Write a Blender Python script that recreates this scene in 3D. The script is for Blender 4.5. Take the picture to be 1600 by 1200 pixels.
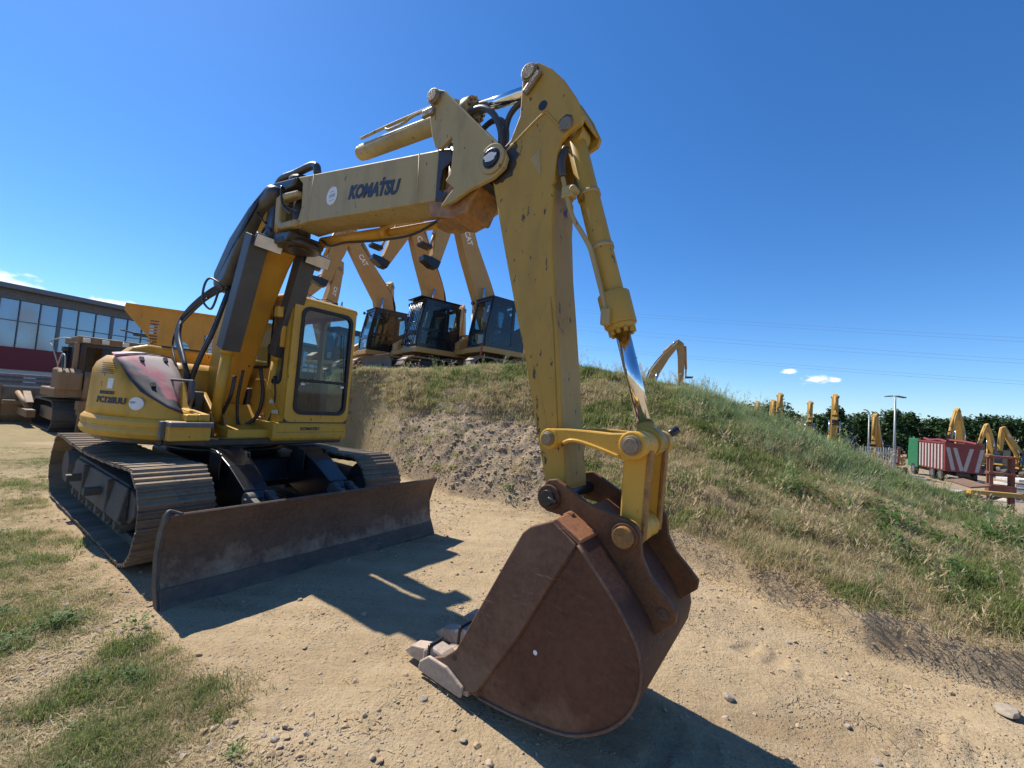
import bpy, bmesh, math, random
import numpy as np
from mathutils import Vector, Matrix, Euler

random.seed(7)
rng = np.random.default_rng(7)
for o in list(bpy.data.objects):
    bpy.data.objects.remove(o)
SC = bpy.context.scene
COL = SC.collection
R = math.radians

# ------------------------------------------------------------------ camera
CAM_YAW = 2.1822          # angle between the big excavator's heading and the view
pitch, roll = 0.0553, 0.0715
rt = Vector((1, 0, 0)); fw = Vector((0, math.cos(pitch), math.sin(pitch))); up = rt.cross(fw)
r2 = rt * math.cos(roll) + up * math.sin(roll)
u2 = up * math.cos(roll) - rt * math.sin(roll)
cd = bpy.data.cameras.new('camera'); cam = bpy.data.objects.new('camera', cd); COL.objects.link(cam)
cd.sensor_width = 36; cd.lens = 36 * 645.4 / 1600; cd.clip_start = 0.05; cd.clip_end = 6000
cam.matrix_world = Matrix(((r2.x, u2.x, -fw.x, 0), (r2.y, u2.y, -fw.y, 0), (r2.z, u2.z, -fw.z, 1.5), (0, 0, 0, 1)))
SC.camera = cam

# ------------------------------------------------------------------ light
SUN = Vector((-0.511, 0.358, 0.781)).normalized()
W = bpy.data.worlds.new('World'); SC.world = W; W.use_nodes = True
wn = W.node_tree.nodes; wl = W.node_tree.links
for n in list(wn): wn.remove(n)
wo = wn.new('ShaderNodeOutputWorld'); bg = wn.new('ShaderNodeBackground'); sky = wn.new('ShaderNodeTexSky')
sky.sky_type = 'NISHITA'; sky.sun_disc = False
sky.sun_elevation = math.asin(SUN.z); sky.sun_rotation = math.atan2(SUN.x, SUN.y)
sky.altitude = 200; sky.air_density = 1.0; sky.dust_density = 0.15; sky.ozone_density = 3.5
bg.inputs[1].default_value = 0.100
# small fair-weather clouds low over the horizon: noise on the sky direction
tc = wn.new('ShaderNodeTexCoord')
mp = wn.new('ShaderNodeMapping'); mp.inputs['Scale'].default_value = (1, 1, 2.6)
wl.new(tc.outputs['Generated'], mp.inputs[0])
cn = wn.new('ShaderNodeTexNoise'); cn.inputs['Scale'].default_value = 22; cn.inputs['Detail'].default_value = 7; cn.inputs['Roughness'].default_value = .6
wl.new(mp.outputs[0], cn.inputs[0])
def wmath(op, a, b=None, c=None):
    n = wn.new('ShaderNodeMath'); n.operation = op
    for i, v in enumerate((a, b, c)):
        if v is None: continue
        if isinstance(v, (int, float)): n.inputs[i].default_value = v
        else: wl.new(v, n.inputs[i])
    return n.outputs[0]
acc = None
for (dx, dy, dz, w_, h_) in [(0.587, 0.804, 0.094, .040, .013), (0.555, 0.824, 0.110, .020, .007), (.614, .783, .095, .016, .006), (-.785, .605, .138, .065, .018), (-.705, .696, .128, .07, .012), (-.9, .2, .19, .12, .03), (.95, .1, .16, .1, .025), (-.3, -.9, .2, .2, .04), (.5, -.8, .17, .15, .035)]:
    d = Vector((dx, dy, dz)).normalized()
    vs = wn.new('ShaderNodeVectorMath'); vs.operation = 'SUBTRACT'; wl.new(tc.outputs['Generated'], vs.inputs[0]); vs.inputs[1].default_value = d
    vm = wn.new('ShaderNodeVectorMath'); vm.operation = 'MULTIPLY'; wl.new(vs.outputs[0], vm.inputs[0]); vm.inputs[1].default_value = (1 / w_, 1 / w_, 1 / h_)
    vl = wn.new('ShaderNodeVectorMath'); vl.operation = 'LENGTH'; wl.new(vm.outputs[0], vl.inputs[0])
    g = wmath('SUBTRACT', 1.0, vl.outputs['Value'])
    acc = g if acc is None else wmath('MAXIMUM', acc, g)
cl = wmath('MULTIPLY_ADD', acc, .55, wmath('MULTIPLY_ADD', cn.outputs[0], 1.5, -.85))
mr = wn.new('ShaderNodeMapRange'); mr.interpolation_type = 'SMOOTHSTEP'; wl.new(cl, mr.inputs[0])
mr.inputs[1].default_value = 0.0; mr.inputs[2].default_value = .34; mr.inputs[3].default_value = 0; mr.inputs[4].default_value = .9
gate = wmath('MULTIPLY', mr.outputs[0], wmath('GREATER_THAN', acc, 0.0))
mx = wn.new('ShaderNodeMixRGB'); wl.new(gate, mx.inputs[0]); 
mx.inputs[2].default_value = (9.0, 9.2, 9.6, 1)
hs = wn.new('ShaderNodeHueSaturation'); hs.inputs['Saturation'].default_value = 1.14; hs.inputs['Value'].default_value = 1.0
tn = wn.new('ShaderNodeMixRGB'); tn.blend_type = 'MULTIPLY'; tn.inputs[0].default_value = 1; tn.inputs[2].default_value = (.82, .97, 1.18, 1)
wl.new(sky.outputs[0], tn.inputs[1]); wl.new(tn.outputs[0], hs.inputs['Color']); wl.new(hs.outputs[0], mx.inputs[1])
wl.new(mx.outputs[0], bg.inputs[0]); wl.new(bg.outputs[0], wo.inputs[0])

sd = bpy.data.lights.new('sun', 'SUN'); sd.energy = 5.0; sd.angle = R(0.53); sd.color = (1.0, .93, .82)
so = bpy.data.objects.new('sun', sd); COL.objects.link(so); so.rotation_euler = (-SUN).to_track_quat('-Z', 'Y').to_euler()
so.location = SUN * 50
SC.view_settings.view_transform = 'Standard'; SC.view_settings.look = 'None'
SC.view_settings.gamma = 1; SC.view_settings.exposure = 0.52; SC.view_settings.use_curve_mapping = False

# ------------------------------------------------------------------ materials
def nodes_of(name):
    m = bpy.data.materials.new(name); m.use_nodes = True
    nt = m.node_tree
    return m, nt, nt.nodes, nt.links, nt.nodes['Principled BSDF']
def tex(nt, kind, scale, vec=None, **kw):
    n = nt.nodes.new(kind); n.inputs['Scale'].default_value = scale
    for k, v in kw.items(): n.inputs[k].default_value = v
    if vec is not None: nt.links.new(vec, n.inputs['Vector'])
    return n
def ramp(nt, src, stops):
    n = nt.nodes.new('ShaderNodeValToRGB'); e = n.color_ramp.elements
    while len(e) < len(stops): e.new(.5)
    for i, (p, c) in enumerate(stops):
        e[i].position = p; e[i].color = c if len(c) == 4 else (*c, 1)
    nt.links.new(src, n.inputs[0]); return n.outputs[0]
def mix(nt, fac, a, b, mode='MIX'):
    n = nt.nodes.new('ShaderNodeMixRGB'); n.blend_type = mode
    for i, v in ((0, fac), (1, a), (2, b)):
        if isinstance(v, (int, float)): n.inputs[i].default_value = v
        elif isinstance(v, tuple): n.inputs[i].default_value = (*v, 1) if len(v) == 3 else v
        else: nt.links.new(v, n.inputs[i])
    return n.outputs[0]
def bump(nt, src, strength, dist, bsdf):
    b = nt.nodes.new('ShaderNodeBump'); b.inputs['Strength'].default_value = strength; b.inputs['Distance'].default_value = dist
    nt.links.new(src, b.inputs['Height']); nt.links.new(b.outputs[0], bsdf.inputs['Normal'])
BW = lambda a, b: [(a, (0, 0, 0)), (b, (1, 1, 1))]

def worn_paint(name, col, dirt=(.12, .08, .045), chips=.5, rough=.42, dirtiness=.5, fade=None, scale=1.0):
    m, nt, N, L, B = nodes_of(name)
    co = N.new('ShaderNodeTexCoord').outputs['Object']
    big = tex(nt, 'ShaderNodeTexNoise', 1.6 * scale, co, Detail=6, Roughness=.65)
    fade = fade or tuple(min(1, c * 1.12 + .02) for c in col)
    c = mix(nt, ramp(nt, big.outputs[0], BW(.35, .7)), col, fade)
    # grime, stretched downwards
    mpn = N.new('ShaderNodeMapping'); mpn.inputs['Scale'].default_value = (1, 1, .28); L.new(co, mpn.inputs[0])
    st = tex(nt, 'ShaderNodeTexNoise', 7 * scale, mpn.outputs[0], Detail=8, Roughness=.7)
    g = ramp(nt, st.outputs[0], BW(.56 - .12 * dirtiness, .8))
    gm = nt.nodes.new('ShaderNodeMath'); gm.operation = 'MULTIPLY'; L.new(g, gm.inputs[0]); gm.inputs[1].default_value = .75 * dirtiness
    c = mix(nt, gm.outputs[0], c, dirt)
    # chips and scratches to bare steel
    mp2 = N.new('ShaderNodeMapping'); mp2.inputs['Scale'].default_value = (1, 1, .45); mp2.inputs['Rotation'].default_value = (.3, .5, .2); L.new(co, mp2.inputs[0])
    ch = tex(nt, 'ShaderNodeTexNoise', 26 * scale, mp2.outputs[0], Detail=4, Roughness=.6)
    chm = tex(nt, 'ShaderNodeTexNoise', 3.1 * scale, co, Detail=2)
    chv = nt.nodes.new('ShaderNodeMath'); chv.operation = 'MULTIPLY_ADD'; L.new(chm.outputs[0], chv.inputs[0]); chv.inputs[1].default_value = .35; L.new(ch.outputs[0], chv.inputs[2])
    cf = ramp(nt, chv.outputs[0], BW(.90 - .06 * chips, .93 - .06 * chips))
    c = mix(nt, cf, c, (.05, .035, .025))
    mp3 = N.new('ShaderNodeMapping'); mp3.inputs['Scale'].default_value = (1, 1, .4); mp3.inputs['Location'].default_value = (3.1, 1.7, 5.2); L.new(co, mp3.inputs[0])
    oil = tex(nt, 'ShaderNodeTexNoise', 2.3 * scale, mp3.outputs[0], Detail=10, Roughness=.68)
    om = nt.nodes.new('ShaderNodeMath'); om.operation = 'MULTIPLY'; L.new(ramp(nt, oil.outputs[0], BW(.56, .70)), om.inputs[0]); om.inputs[1].default_value = .6 * dirtiness
    c = mix(nt, om.outputs[0], c, tuple(.5 * v + .5 * w for v, w in zip(dirt, col)) if dirtiness < .5 else tuple(.72 * v + .28 * w for v, w in zip(dirt, col)))
    dust = tex(nt, 'ShaderNodeTexNoise', 60 * scale, co, Detail=3)
    c = mix(nt, .08, c, mix(nt, dust.outputs[0], (.25, .2, .14), col))
    L.new(c, B.inputs['Base Color'])
    L.new(ramp(nt, big.outputs[0], [(.3, (rough - .08,) * 3), (.75, (min(1, rough + .2),) * 3)]), B.inputs['Roughness'])
    B.inputs['Specular IOR Level'].default_value = .32
    bump(nt, st.outputs[0], .10, .004, B)
    return m
def rusty(name, a, b, c3, rough=.8, scale=1.0, bmp=.35, dust=None, metal=.15):
    m, nt, N, L, B = nodes_of(name)
    co = N.new('ShaderNodeTexCoord').outputs['Object']
    n1 = tex(nt, 'ShaderNodeTexNoise', 3.2 * scale, co, Detail=9, Roughness=.7)
    n2 = tex(nt, 'ShaderNodeTexNoise', 34 * scale, co, Detail=5, Roughness=.65)
    c = ramp(nt, n1.outputs[0], [(.3, a), (.52, b), (.75, c3)])
    c = mix(nt, ramp(nt, n2.outputs[0], [(.35, (.0,) * 3), (.7, (.45,) * 3)]), c, tuple(min(1, v * 1.9 + .01) for v in b))
    mp2 = N.new('ShaderNodeMapping'); mp2.inputs['Scale'].default_value = (.6, .6, 3.5); mp2.inputs['Rotation'].default_value = (.6, .9, .2); L.new(co, mp2.inputs[0])
    scn = tex(nt, 'ShaderNodeTexNoise', 16 * scale, mp2.outputs[0], Detail=6, Roughness=.75)
    c = mix(nt, ramp(nt, scn.outputs[0], [(.60, (.0,) * 3), (.72, (.5,) * 3)]), c, tuple(min(1, v * 2.4 + .02) for v in c3))
    if dust:
        sp = N.new('ShaderNodeSeparateXYZ'); L.new(co, sp.inputs[0])
        mrr = N.new('ShaderNodeMapRange'); L.new(sp.outputs[2], mrr.inputs[0])
        mrr.inputs[1].default_value = dust[1]; mrr.inputs[2].default_value = dust[2]; mrr.inputs[3].default_value = .38; mrr.inputs[4].default_value = -.2
        nd = tex(nt, 'ShaderNodeTexNoise', 4.5, co, Detail=10, Roughness=.72)
        ad = N.new('ShaderNodeMath'); ad.operation = 'ADD'; L.new(nd.outputs[0], ad.inputs[0]); L.new(mrr.outputs[0], ad.inputs[1])
        c = mix(nt, ramp(nt, ad.outputs[0], BW(.6, .86)), c, dust[0])
    L.new(c, B.inputs['Base Color']); B.inputs['Roughness'].default_value = rough; B.inputs['Metallic'].default_value = metal
    wv = tex(nt, 'ShaderNodeTexNoise', 2.4 * scale, co, Detail=2)
    wa = N.new('ShaderNodeMath'); wa.operation = 'MULTIPLY_ADD'; L.new(wv.outputs[0], wa.inputs[0]); wa.inputs[1].default_value = 3.0; L.new(n2.outputs[0], wa.inputs[2])
    bump(nt, wa.outputs[0], bmp, .006, B)
    return m
def plain(name, col, rough=.5, metal=0.0, var=.25, scale=8, bmp=0.0):
    m, nt, N, L, B = nodes_of(name)
    co = N.new('ShaderNodeTexCoord').outputs['Object']
    n1 = tex(nt, 'ShaderNodeTexNoise', scale, co, Detail=6, Roughness=.65)
    lo = tuple(c * (1 - var) for c in col); hi = tuple(min(1, c * (1 + var) + .01 * var) for c in col)
    L.new(ramp(nt, n1.outputs[0], [(.3, lo), (.7, hi)]), B.inputs['Base Color'])
    B.inputs['Roughness'].default_value = rough; B.inputs['Metallic'].default_value = metal
    if bmp: bump(nt, n1.outputs[0], bmp, .01, B)
    return m
def glass(name, tint=(.75, .82, .82), refl=1.0, dirt=.06):
    m, nt, N, L, B = nodes_of(name); N.remove(B); out = N['Material Output']
    t = N.new('ShaderNodeBsdfTransparent'); t.inputs[0].default_value = (*tint, 1)
    g = N.new('ShaderNodeBsdfGlossy'); g.inputs['Roughness'].default_value = .03
    fr = N.new('ShaderNodeFresnel'); fr.inputs[0].default_value = 1.5
    mu = N.new('ShaderNodeMath'); mu.operation = 'MULTIPLY'; L.new(fr.outputs[0], mu.inputs[0]); mu.inputs[1].default_value = 1.15 * refl; mu.use_clamp = True
    ge = N.new('ShaderNodeNewGeometry'); fb = N.new('ShaderNodeMath'); fb.operation = 'SUBTRACT'; fb.inputs[0].default_value = 1; L.new(ge.outputs['Backfacing'], fb.inputs[1])
    mf = N.new('ShaderNodeMath'); mf.operation = 'MULTIPLY'; L.new(mu.outputs[0], mf.inputs[0]); L.new(fb.outputs[0], mf.inputs[1])   # outer face reflects once
    ms = N.new('ShaderNodeMixShader'); L.new(mf.outputs[0], ms.inputs[0]); L.new(t.outputs[0], ms.inputs[1]); L.new(g.outputs[0], ms.inputs[2])
    d = N.new('ShaderNodeBsdfDiffuse'); d.inputs[0].default_value = (.35, .33, .29, 1)
    co = N.new('ShaderNodeTexCoord').outputs['Object']
    nn = tex(nt, 'ShaderNodeTexNoise', 3, co, Detail=6, Roughness=.7)
    f = ramp(nt, nn.outputs[0], [(.35, (dirt * .4,) * 3), (.8, (dirt * 2.2,) * 3)])
    m2 = N.new('ShaderNodeMixShader'); L.new(f, m2.inputs[0]); L.new(ms.outputs[0], m2.inputs[1]); L.new(d.outputs[0], m2.inputs[2])
    L.new(m2.outputs[0], out.inputs[0]); return m

M = {}
M['yellow'] = worn_paint('yellow_paint', (.55, .305, .028), dirtiness=.55, chips=.5, rough=.38)
M['yellow_arm'] = worn_paint('arm_paint', (.42, .255, .032), fade=(.40, .265, .06), dirtiness=.6, chips=1.35, rough=.45)
M['yellow_boom'] = worn_paint('faded_boom_paint', (.375, .285, .115), fade=(.40, .32, .16), dirtiness=.65, chips=.9, rough=.5)
M['orange_boom'] = worn_paint('lower_boom_paint', (.54, .265, .02), fade=(.55, .29, .035), dirtiness=.55, chips=.35, rough=.45)
M['greasy'] = rusty('greasy_paint', (.016, .011, .008), (.24, .115, .028), (.42, .22, .04), rough=.45, scale=3.4, metal=0, bmp=.10)
M['grease'] = plain('black_grease', (.035, .026, .02), .38, var=.8, scale=5)
M['cat'] = worn_paint('tan_yellow_paint', (.42, .24, .075), dirtiness=.3, chips=.1, rough=.5)
M['cat_dull'] = worn_paint('dusty_tan_paint', (.235, .145, .075), dirtiness=.7, chips=.3, rough=.65)
M['rack'] = worn_paint('orange_rack_paint', (.56, .25, .03), dirt=(.25, .12, .04), dirtiness=.6, chips=.3, rough=.6)
M['far_yellow'] = worn_paint('far_yellow_paint', (.44, .255, .05), dirtiness=.3, chips=0, rough=.6)
M['bucket'] = rusty('bucket_rust', (.040, .016, .008), (.078, .031, .016), (.125, .056, .030), dust=((.19, .115, .072), -.08, .5), rough=.72)
M['bucket_in'] = rusty('bucket_wear_plate', (.070, .035, .021), (.12, .064, .040), (.19, .12, .08), dust=((.18, .125, .085), .0, .5), rough=.75)
M['ear'] = rusty('ear_rust', (.20, .080, .020), (.12, .050, .017), (.03, .019, .013), rough=.6, scale=2)
M['rust_top'] = rusty('orange_rust', (.20, .085, .035), (.27, .115, .05), (.32, .15, .07), rough=.65)
M['blade'] = rusty('blade_rust', (.062, .038, .026), (.10, .062, .042), (.15, .097, .068), dust=((.33, .25, .17), .02, .5), rough=.72)
M['edge_steel'] = rusty('scraped_steel', (.045, .036, .03), (.075, .06, .05), (.13, .105, .085), rough=.65, metal=.1, dust=((.19, .145, .10), -.12, .2))
M['tooth'] = rusty('tooth_steel', (.22, .17, .13), (.33, .26, .20), (.42, .34, .26), rough=.75, metal=.1)
M['track'] = rusty('track_steel', (.10, .083, .066), (.16, .13, .105), (.21, .17, .135), rough=.62, metal=.3, dust=((.30, .22, .13), -.1, .25))
_nt = M['track'].node_tree; _b = _nt.nodes['Principled BSDF']; _src = _b.inputs['Base Color'].links[0].from_socket
_oi = _nt.nodes.new('ShaderNodeObjectInfo'); _k = ramp(_nt, _oi.outputs['Random'], [(0, (.62, .60, .58)), (1, (1.15, 1.1, 1.02))])
_nt.links.new(mix(_nt, 1.0, _src, _k, 'MULTIPLY'), _b.inputs['Base Color'])          # every shoe is worn a little differently
M['frame'] = rusty('dusty_frame', (.045, .042, .038), (.075, .068, .058), (.12, .10, .075), rough=.7)
M['black'] = plain('black_paint', (.018, .018, .02), .35, var=.5)
M['gloss_black'] = plain('glossy_black_paint', (.012, .013, .016), .25, var=.4)
M['rubber'] = plain('rubber_hose', (.016, .016, .017), .45, var=.4)
M['guard'] = plain('dark_grey_guard', (.052, .055, .062), .5, var=.25, scale=3)
M['cover'] = plain('hose_cover_rubber', (.045, .043, .042), .42, var=.6, scale=3, bmp=.1)
M['gasket'] = plain('window_gasket', (.012, .012, .012), .6)
M['grey'] = plain('grey_step', (.11, .115, .125), .55, var=.3)
M['chrome'] = plain('chrome_rod', (.75, .76, .78), .12, 1.0, var=.05)
M['steel'] = rusty('pin_steel', (.16, .12, .08), (.22, .17, .11), (.1, .07, .045), rough=.5, metal=.5, scale=3)
M['lamp'] = plain('lamp_lens', (.62, .60, .54), .3, var=.15)
M['white'] = plain('white_decal', (.70, .71, .70), .5, var=.12)
M['letter'] = plain('lettering_navy', (.022, .026, .045), .5, var=.3)
M['letter_white'] = plain('lettering_white', (.75, .72, .66), .5, var=.1)
M['seat'] = plain('cab_seat', (.03, .03, .032), .8, var=.4)
M['interior'] = plain('cab_interior', (.16, .145, .12), .7, var=.2)
M['roof_white'] = plain('cab_roof_pale', (.62, .58, .50), .55, var=.15)  # pale off-white tone of the ribbed roof top
M['glass'] = glass('cab_glass', (.80, .85, .85), dirt=.018)
M['glass_dark'] = glass('tinted_cab_glass', (.45, .58, .60), 1.3, dirt=.03)
M['glass_black'] = glass('dark_cab_glass', (.14, .20, .22), .55, dirt=.02)
M['red_plastic'] = plain('red_strap', (.45, .06, .02), .5)

# dark antislip panel with pink and bleached paint
def antislip():
    m, nt, N, L, B = nodes_of('antislip_panel')
    co = N.new('ShaderNodeTexCoord').outputs['Object']
    sp = N.new('ShaderNodeSeparateXYZ'); L.new(co, sp.inputs[0])
    n1 = tex(nt, 'ShaderNodeTexNoise', 3.0, co, Detail=6, Roughness=.6)
    n2 = tex(nt, 'ShaderNodeTexNoise', 1.7, co, Detail=3)
    def mth(op, a, b):
        k = N.new('ShaderNodeMath'); k.operation = op
        for i, v in enumerate((a, b)):
            if isinstance(v, (int, float)): k.inputs[i].default_value = v
            else: L.new(v, k.inputs[i])
        return k.outputs[0]
    # bleached: towards the rear top and the inner edge
    f = mth('ADD', mth('MULTIPLY', mth('SUBTRACT', sp.outputs[2], 1.46), 2.4), mth('MULTIPLY', mth('ADD', sp.outputs[1], .86), 1.7))
    f = mth('ADD', f, mth('MULTIPLY', mth('SUBTRACT', n1.outputs[0], .5), 1.1))
    f = mth('ADD', f, .22)
    bl = ramp(nt, f, BW(.08, .40))
    pink = ramp(nt, mth('ADD', f, mth('MULTIPLY', mth('SUBTRACT', n2.outputs[0], .5), 1.4)), [(.1, (0,) * 3), (.32, (1,) * 3), (.62, (.12,) * 3)])
    c = mix(nt, bl, (.036, .04, .052), (.42, .38, .36))
    c = mix(nt, mix(nt, .8, (0, 0, 0), pink), c, (.46, .10, .15))
    L.new(c, B.inputs['Base Color']); B.inputs['Roughness'].default_value = .7
    return m
M['antislip'] = antislip()

# ------------------------------------------------------------------ mesh helpers
class MB:
    def __init__(s): s.v = []; s.f = []; s.sm = []
    def add(s, vs, fs, smooth=False):
        o = len(s.v); s.v += [tuple(v) for v in vs]
        for f in fs: s.f.append([i + o for i in f]); s.sm.append(smooth)
        return s
    def box(s, x0, x1, y0, y1, z0, z1, T=None):
        vs = [Vector((x, y, z)) for z in (z0, z1) for y in (y0, y1) for x in (x0, x1)]
        if T is not None: vs = [T @ v for v in vs]
        return s.add(vs, [(0, 2, 3, 1), (4, 5, 7, 6), (0, 1, 5, 4), (1, 3, 7, 5), (3, 2, 6, 7), (2, 0, 4, 6)])
    def prism(s, prof, y0, y1, axis='y', T=None):
        """profile in (x,z) pushed along y, or (x,y) along z with axis='z', or (y,z) along x with axis='x'"""
        n = len(prof)
        def P(a, b, t):
            v = Vector((a, t, b)) if axis == 'y' else (Vector((a, b, t)) if axis == 'z' else Vector((t, a, b)))
            return T @ v if T is not None else v
        vs = [P(a, b, y0) for a, b in prof] + [P(a, b, y1) for a, b in prof]
        ar = sum(prof[i][0] * prof[(i + 1) % n][1] - prof[(i + 1) % n][0] * prof[i][1] for i in range(n))
        fl = (ar > 0) == (axis == 'y')
        c0 = list(range(n)); c1 = list(range(n, 2 * n))
        fs = [c0 if fl else c0[::-1], c1[::-1] if fl else c1]
        for i in range(n):
            j = (i + 1) % n
            q = (i, i + n, j + n, j); fs.append(q if fl else q[::-1])
        return s.add(vs, fs)
    def cyl(s, p0, p1, r0, r1=None, seg=20, cap=True):
        r1 = r0 if r1 is None else r1
        p0 = Vector(p0); p1 = Vector(p1); d = (p1 - p0).normalized()
        a = d.cross(Vector((0, 0, 1)) if abs(d.z) < .9 else Vector((1, 0, 0))).normalized(); b = d.cross(a)
        vs = []
        for p, r in ((p0, r0), (p1, r1)):
            for k in range(seg):
                t = 2 * math.pi * k / seg; vs.append(p + (a * math.cos(t) + b * math.sin(t)) * r)
        s.add(vs, [(k, (k + 1) % seg, seg + (k + 1) % seg, seg + k) for k in range(seg)], True)
        if cap:
            o = len(s.v) - 2 * seg
            s.f.append([o + k for k in range(seg)][::-1]); s.sm.append(False)
            s.f.append([o + seg + k for k in range(seg)]); s.sm.append(False)
        return s
    def tube(s, pts, r, seg=8, sub=4):
        P = [Vector(p) for p in pts]
        Q = []
        for i in range(len(P) - 1):
            p0 = P[max(i - 1, 0)]; p1 = P[i]; p2 = P[i + 1]; p3 = P[min(i + 2, len(P) - 1)]
            for k in range(sub):
                t = k / sub
                Q.append(.5 * ((2 * p1) + (p2 - p0) * t + (2 * p0 - 5 * p1 + 4 * p2 - p3) * t * t + (3 * p1 - p0 - 3 * p2 + p3) * t ** 3))
        Q.append(P[-1])
        n = len(Q); vs = []; a = None
        for i in range(n):
            d = (Q[min(i + 1, n - 1)] - Q[max(i - 1, 0)]).normalized()
            if a is None: a = d.cross(Vector((.3, .2, 1))).normalized()
            a = (a - d * a.dot(d)).normalized(); b = d.cross(a)
            for k in range(seg):
                t = 2 * math.pi * k / seg; vs.append(Q[i] + (a * math.cos(t) + b * math.sin(t)) * r)
        fs = [(i * seg + k, i * seg + (k + 1) % seg, (i + 1) * seg + (k + 1) % seg, (i + 1) * seg + k) for i in range(n - 1) for k in range(seg)]
        s.add(vs, fs, True)
        o = len(s.v) - n * seg
        s.f.append([o + k for k in range(seg)][::-1]); s.sm.append(False)
        s.f.append([o + (n - 1) * seg + k for k in range(seg)]); s.sm.append(False)
        return s
    def pipe(s, pts, r, seg=8):           # straight pieces with sharp corners
        for a, b in zip(pts[:-1], pts[1:]): s.cyl(a, b, r, seg=seg)
        return s
    def quad(s, a, b, c, d): return s.add([a, b, c, d], [(0, 1, 2, 3)])
    def sheet(s, path, y0, y1, th):
        """curved plate: path of (x,z), thickness th to the left of travel, along y"""
        n = len(path); off = []
        for i in range(n):
            a = path[max(i - 1, 0)]; b = path[min(i + 1, n - 1)]
            dx, dz = b[0] - a[0], b[1] - a[1]; l = math.hypot(dx, dz)
            off.append((path[i][0] - dz / l * th, path[i][1] + dx / l * th))
        vs = []
        for (x, z), (u, w) in zip(path, off): vs += [(x, y0, z), (x, y1, z), (u, y1, w), (u, y0, w)]
        fs = []; sm = []
        for i in range(n - 1):
            a = 4 * i; b = a + 4
            fs += [(a, b, b + 1, a + 1), (a + 2, a + 1, b + 1, b + 2), (a + 3, a + 2, b + 2, b + 3), (a, a + 3, b + 3, b)]
        fs += [(0, 1, 2, 3), (4 * n - 1, 4 * n - 2, 4 * n - 3, 4 * n - 4)]
        s.add(vs, fs); 
        return s
    def mesh(s, name):
        me = bpy.data.meshes.new(name); me.from_pydata(s.v, [], s.f); me.validate(); 
        bm = bmesh.new(); bm.from_mesh(me); bmesh.ops.recalc_face_normals(bm, faces=bm.faces[:]); bm.to_mesh(me); bm.free()
        if len(me.polygons) == len(s.sm): me.polygons.foreach_set('use_smooth', s.sm)
        return me
def obj(name, mb, mat, parent=None, bevel=0.0, smooth=None, seg=2):
    me = mb.mesh(name) if isinstance(mb, MB) else mb
    if not me.materials: me.materials.append(M[mat] if isinstance(mat, str) else mat)
    if smooth is not None:
        me.polygons.foreach_set('use_smooth', [True] * len(me.polygons)); me.set_sharp_from_angle(angle=R(smooth))
    o = bpy.data.objects.new(name, me); COL.objects.link(o)
    if parent is not None: o.parent = parent
    if bevel:
        b = o.modifiers.new('bevel', 'BEVEL'); b.width = bevel; b.segments = seg; b.limit_method = 'ANGLE'; b.angle_limit = R(35)
    return o
def empty(name, loc=(0, 0, 0), rz=0.0, parent=None):
    o = bpy.data.objects.new(name, None); COL.objects.link(o); o.location = loc; o.rotation_euler = (0, 0, rz); o.empty_display_size = .2
    if parent is not None: o.parent = parent
    return o
def tag(o, label, cat, group=None):
    o['label'] = label; o['category'] = cat
    if group: o['group'] = group
    return o
def struct(o): o['kind'] = 'structure'; return o
def stuff(o): o['kind'] = 'stuff'; return o
def text_mesh(body, size, thick=.002, bold=.0, shear=0.0, width=None):
    cu = bpy.data.curves.new('lettering', 'FONT'); cu.body = body; cu.size = size; cu.extrude = thick; cu.offset = bold; cu.shear = shear
    cu.resolution_u = 3
    t = bpy.data.objects.new('lettering', cu); COL.objects.link(t)
    dg = bpy.context.evaluated_depsgraph_get(); dg.update()
    me = bpy.data.meshes.new_from_object(t.evaluated_get(dg)); bpy.data.objects.remove(t)
    me.materials.clear()
    if width:
        xs = [v.co.x for v in me.vertices]; x0, x1 = min(xs), max(xs); k = width / (x1 - x0)
        for v in me.vertices: v.co.x = (v.co.x - x0) * k
    return me
def place_text(name, me, mat, origin, xdir, ydir, parent):
    x = Vector(xdir).normalized(); y = Vector(ydir); y = (y - x * y.dot(x)).normalized(); z = x.cross(y); o3 = Vector(origin)
    for v in me.vertices: v.co = o3 + x * v.co.x + y * v.co.y + z * v.co.z
    return obj(name, me, mat, parent)
def panel(outer, holes, th, name):
    """flat plate in 2D with real openings; returns mesh in (u,v,w)"""
    cu = bpy.data.curves.new(name, 'CURVE'); cu.dimensions = '2D'; cu.fill_mode = 'BOTH'; cu.extrude = th / 2
    for poly in [outer] + holes:
        sp = cu.splines.new('POLY'); sp.points.add(len(poly) - 1)
        for p, (a, b) in zip(sp.points, poly): p.co = (a, b, 0, 1)
        sp.use_cyclic_u = True
    t = bpy.data.objects.new(name, cu); COL.objects.link(t)
    dg = bpy.context.evaluated_depsgraph_get(); dg.update()
    me = bpy.data.meshes.new_from_object(t.evaluated_get(dg)); bpy.data.objects.remove(t)
    me.materials.clear(); return me
def put(me, origin, udir, vdir):
    u = Vector(udir).normalized(); v = Vector(vdir).normalized(); w = u.cross(v); o3 = Vector(origin)
    for q in me.vertices: q.co = o3 + u * q.co.x + v * q.co.y + w * q.co.z
    return me
def rrect(x0, x1, y0, y1, r, n=4):
    out = []
    for cx, cy, a0 in ((x1 - r, y0 + r, -90), (x1 - r, y1 - r, 0), (x0 + r, y1 - r, 90), (x0 + r, y0 + r, 180)):
        for k in range(n + 1):
            a = R(a0 + 90 * k / n); out.append((cx + r * math.cos(a), cy + r * math.sin(a)))
    return out
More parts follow.
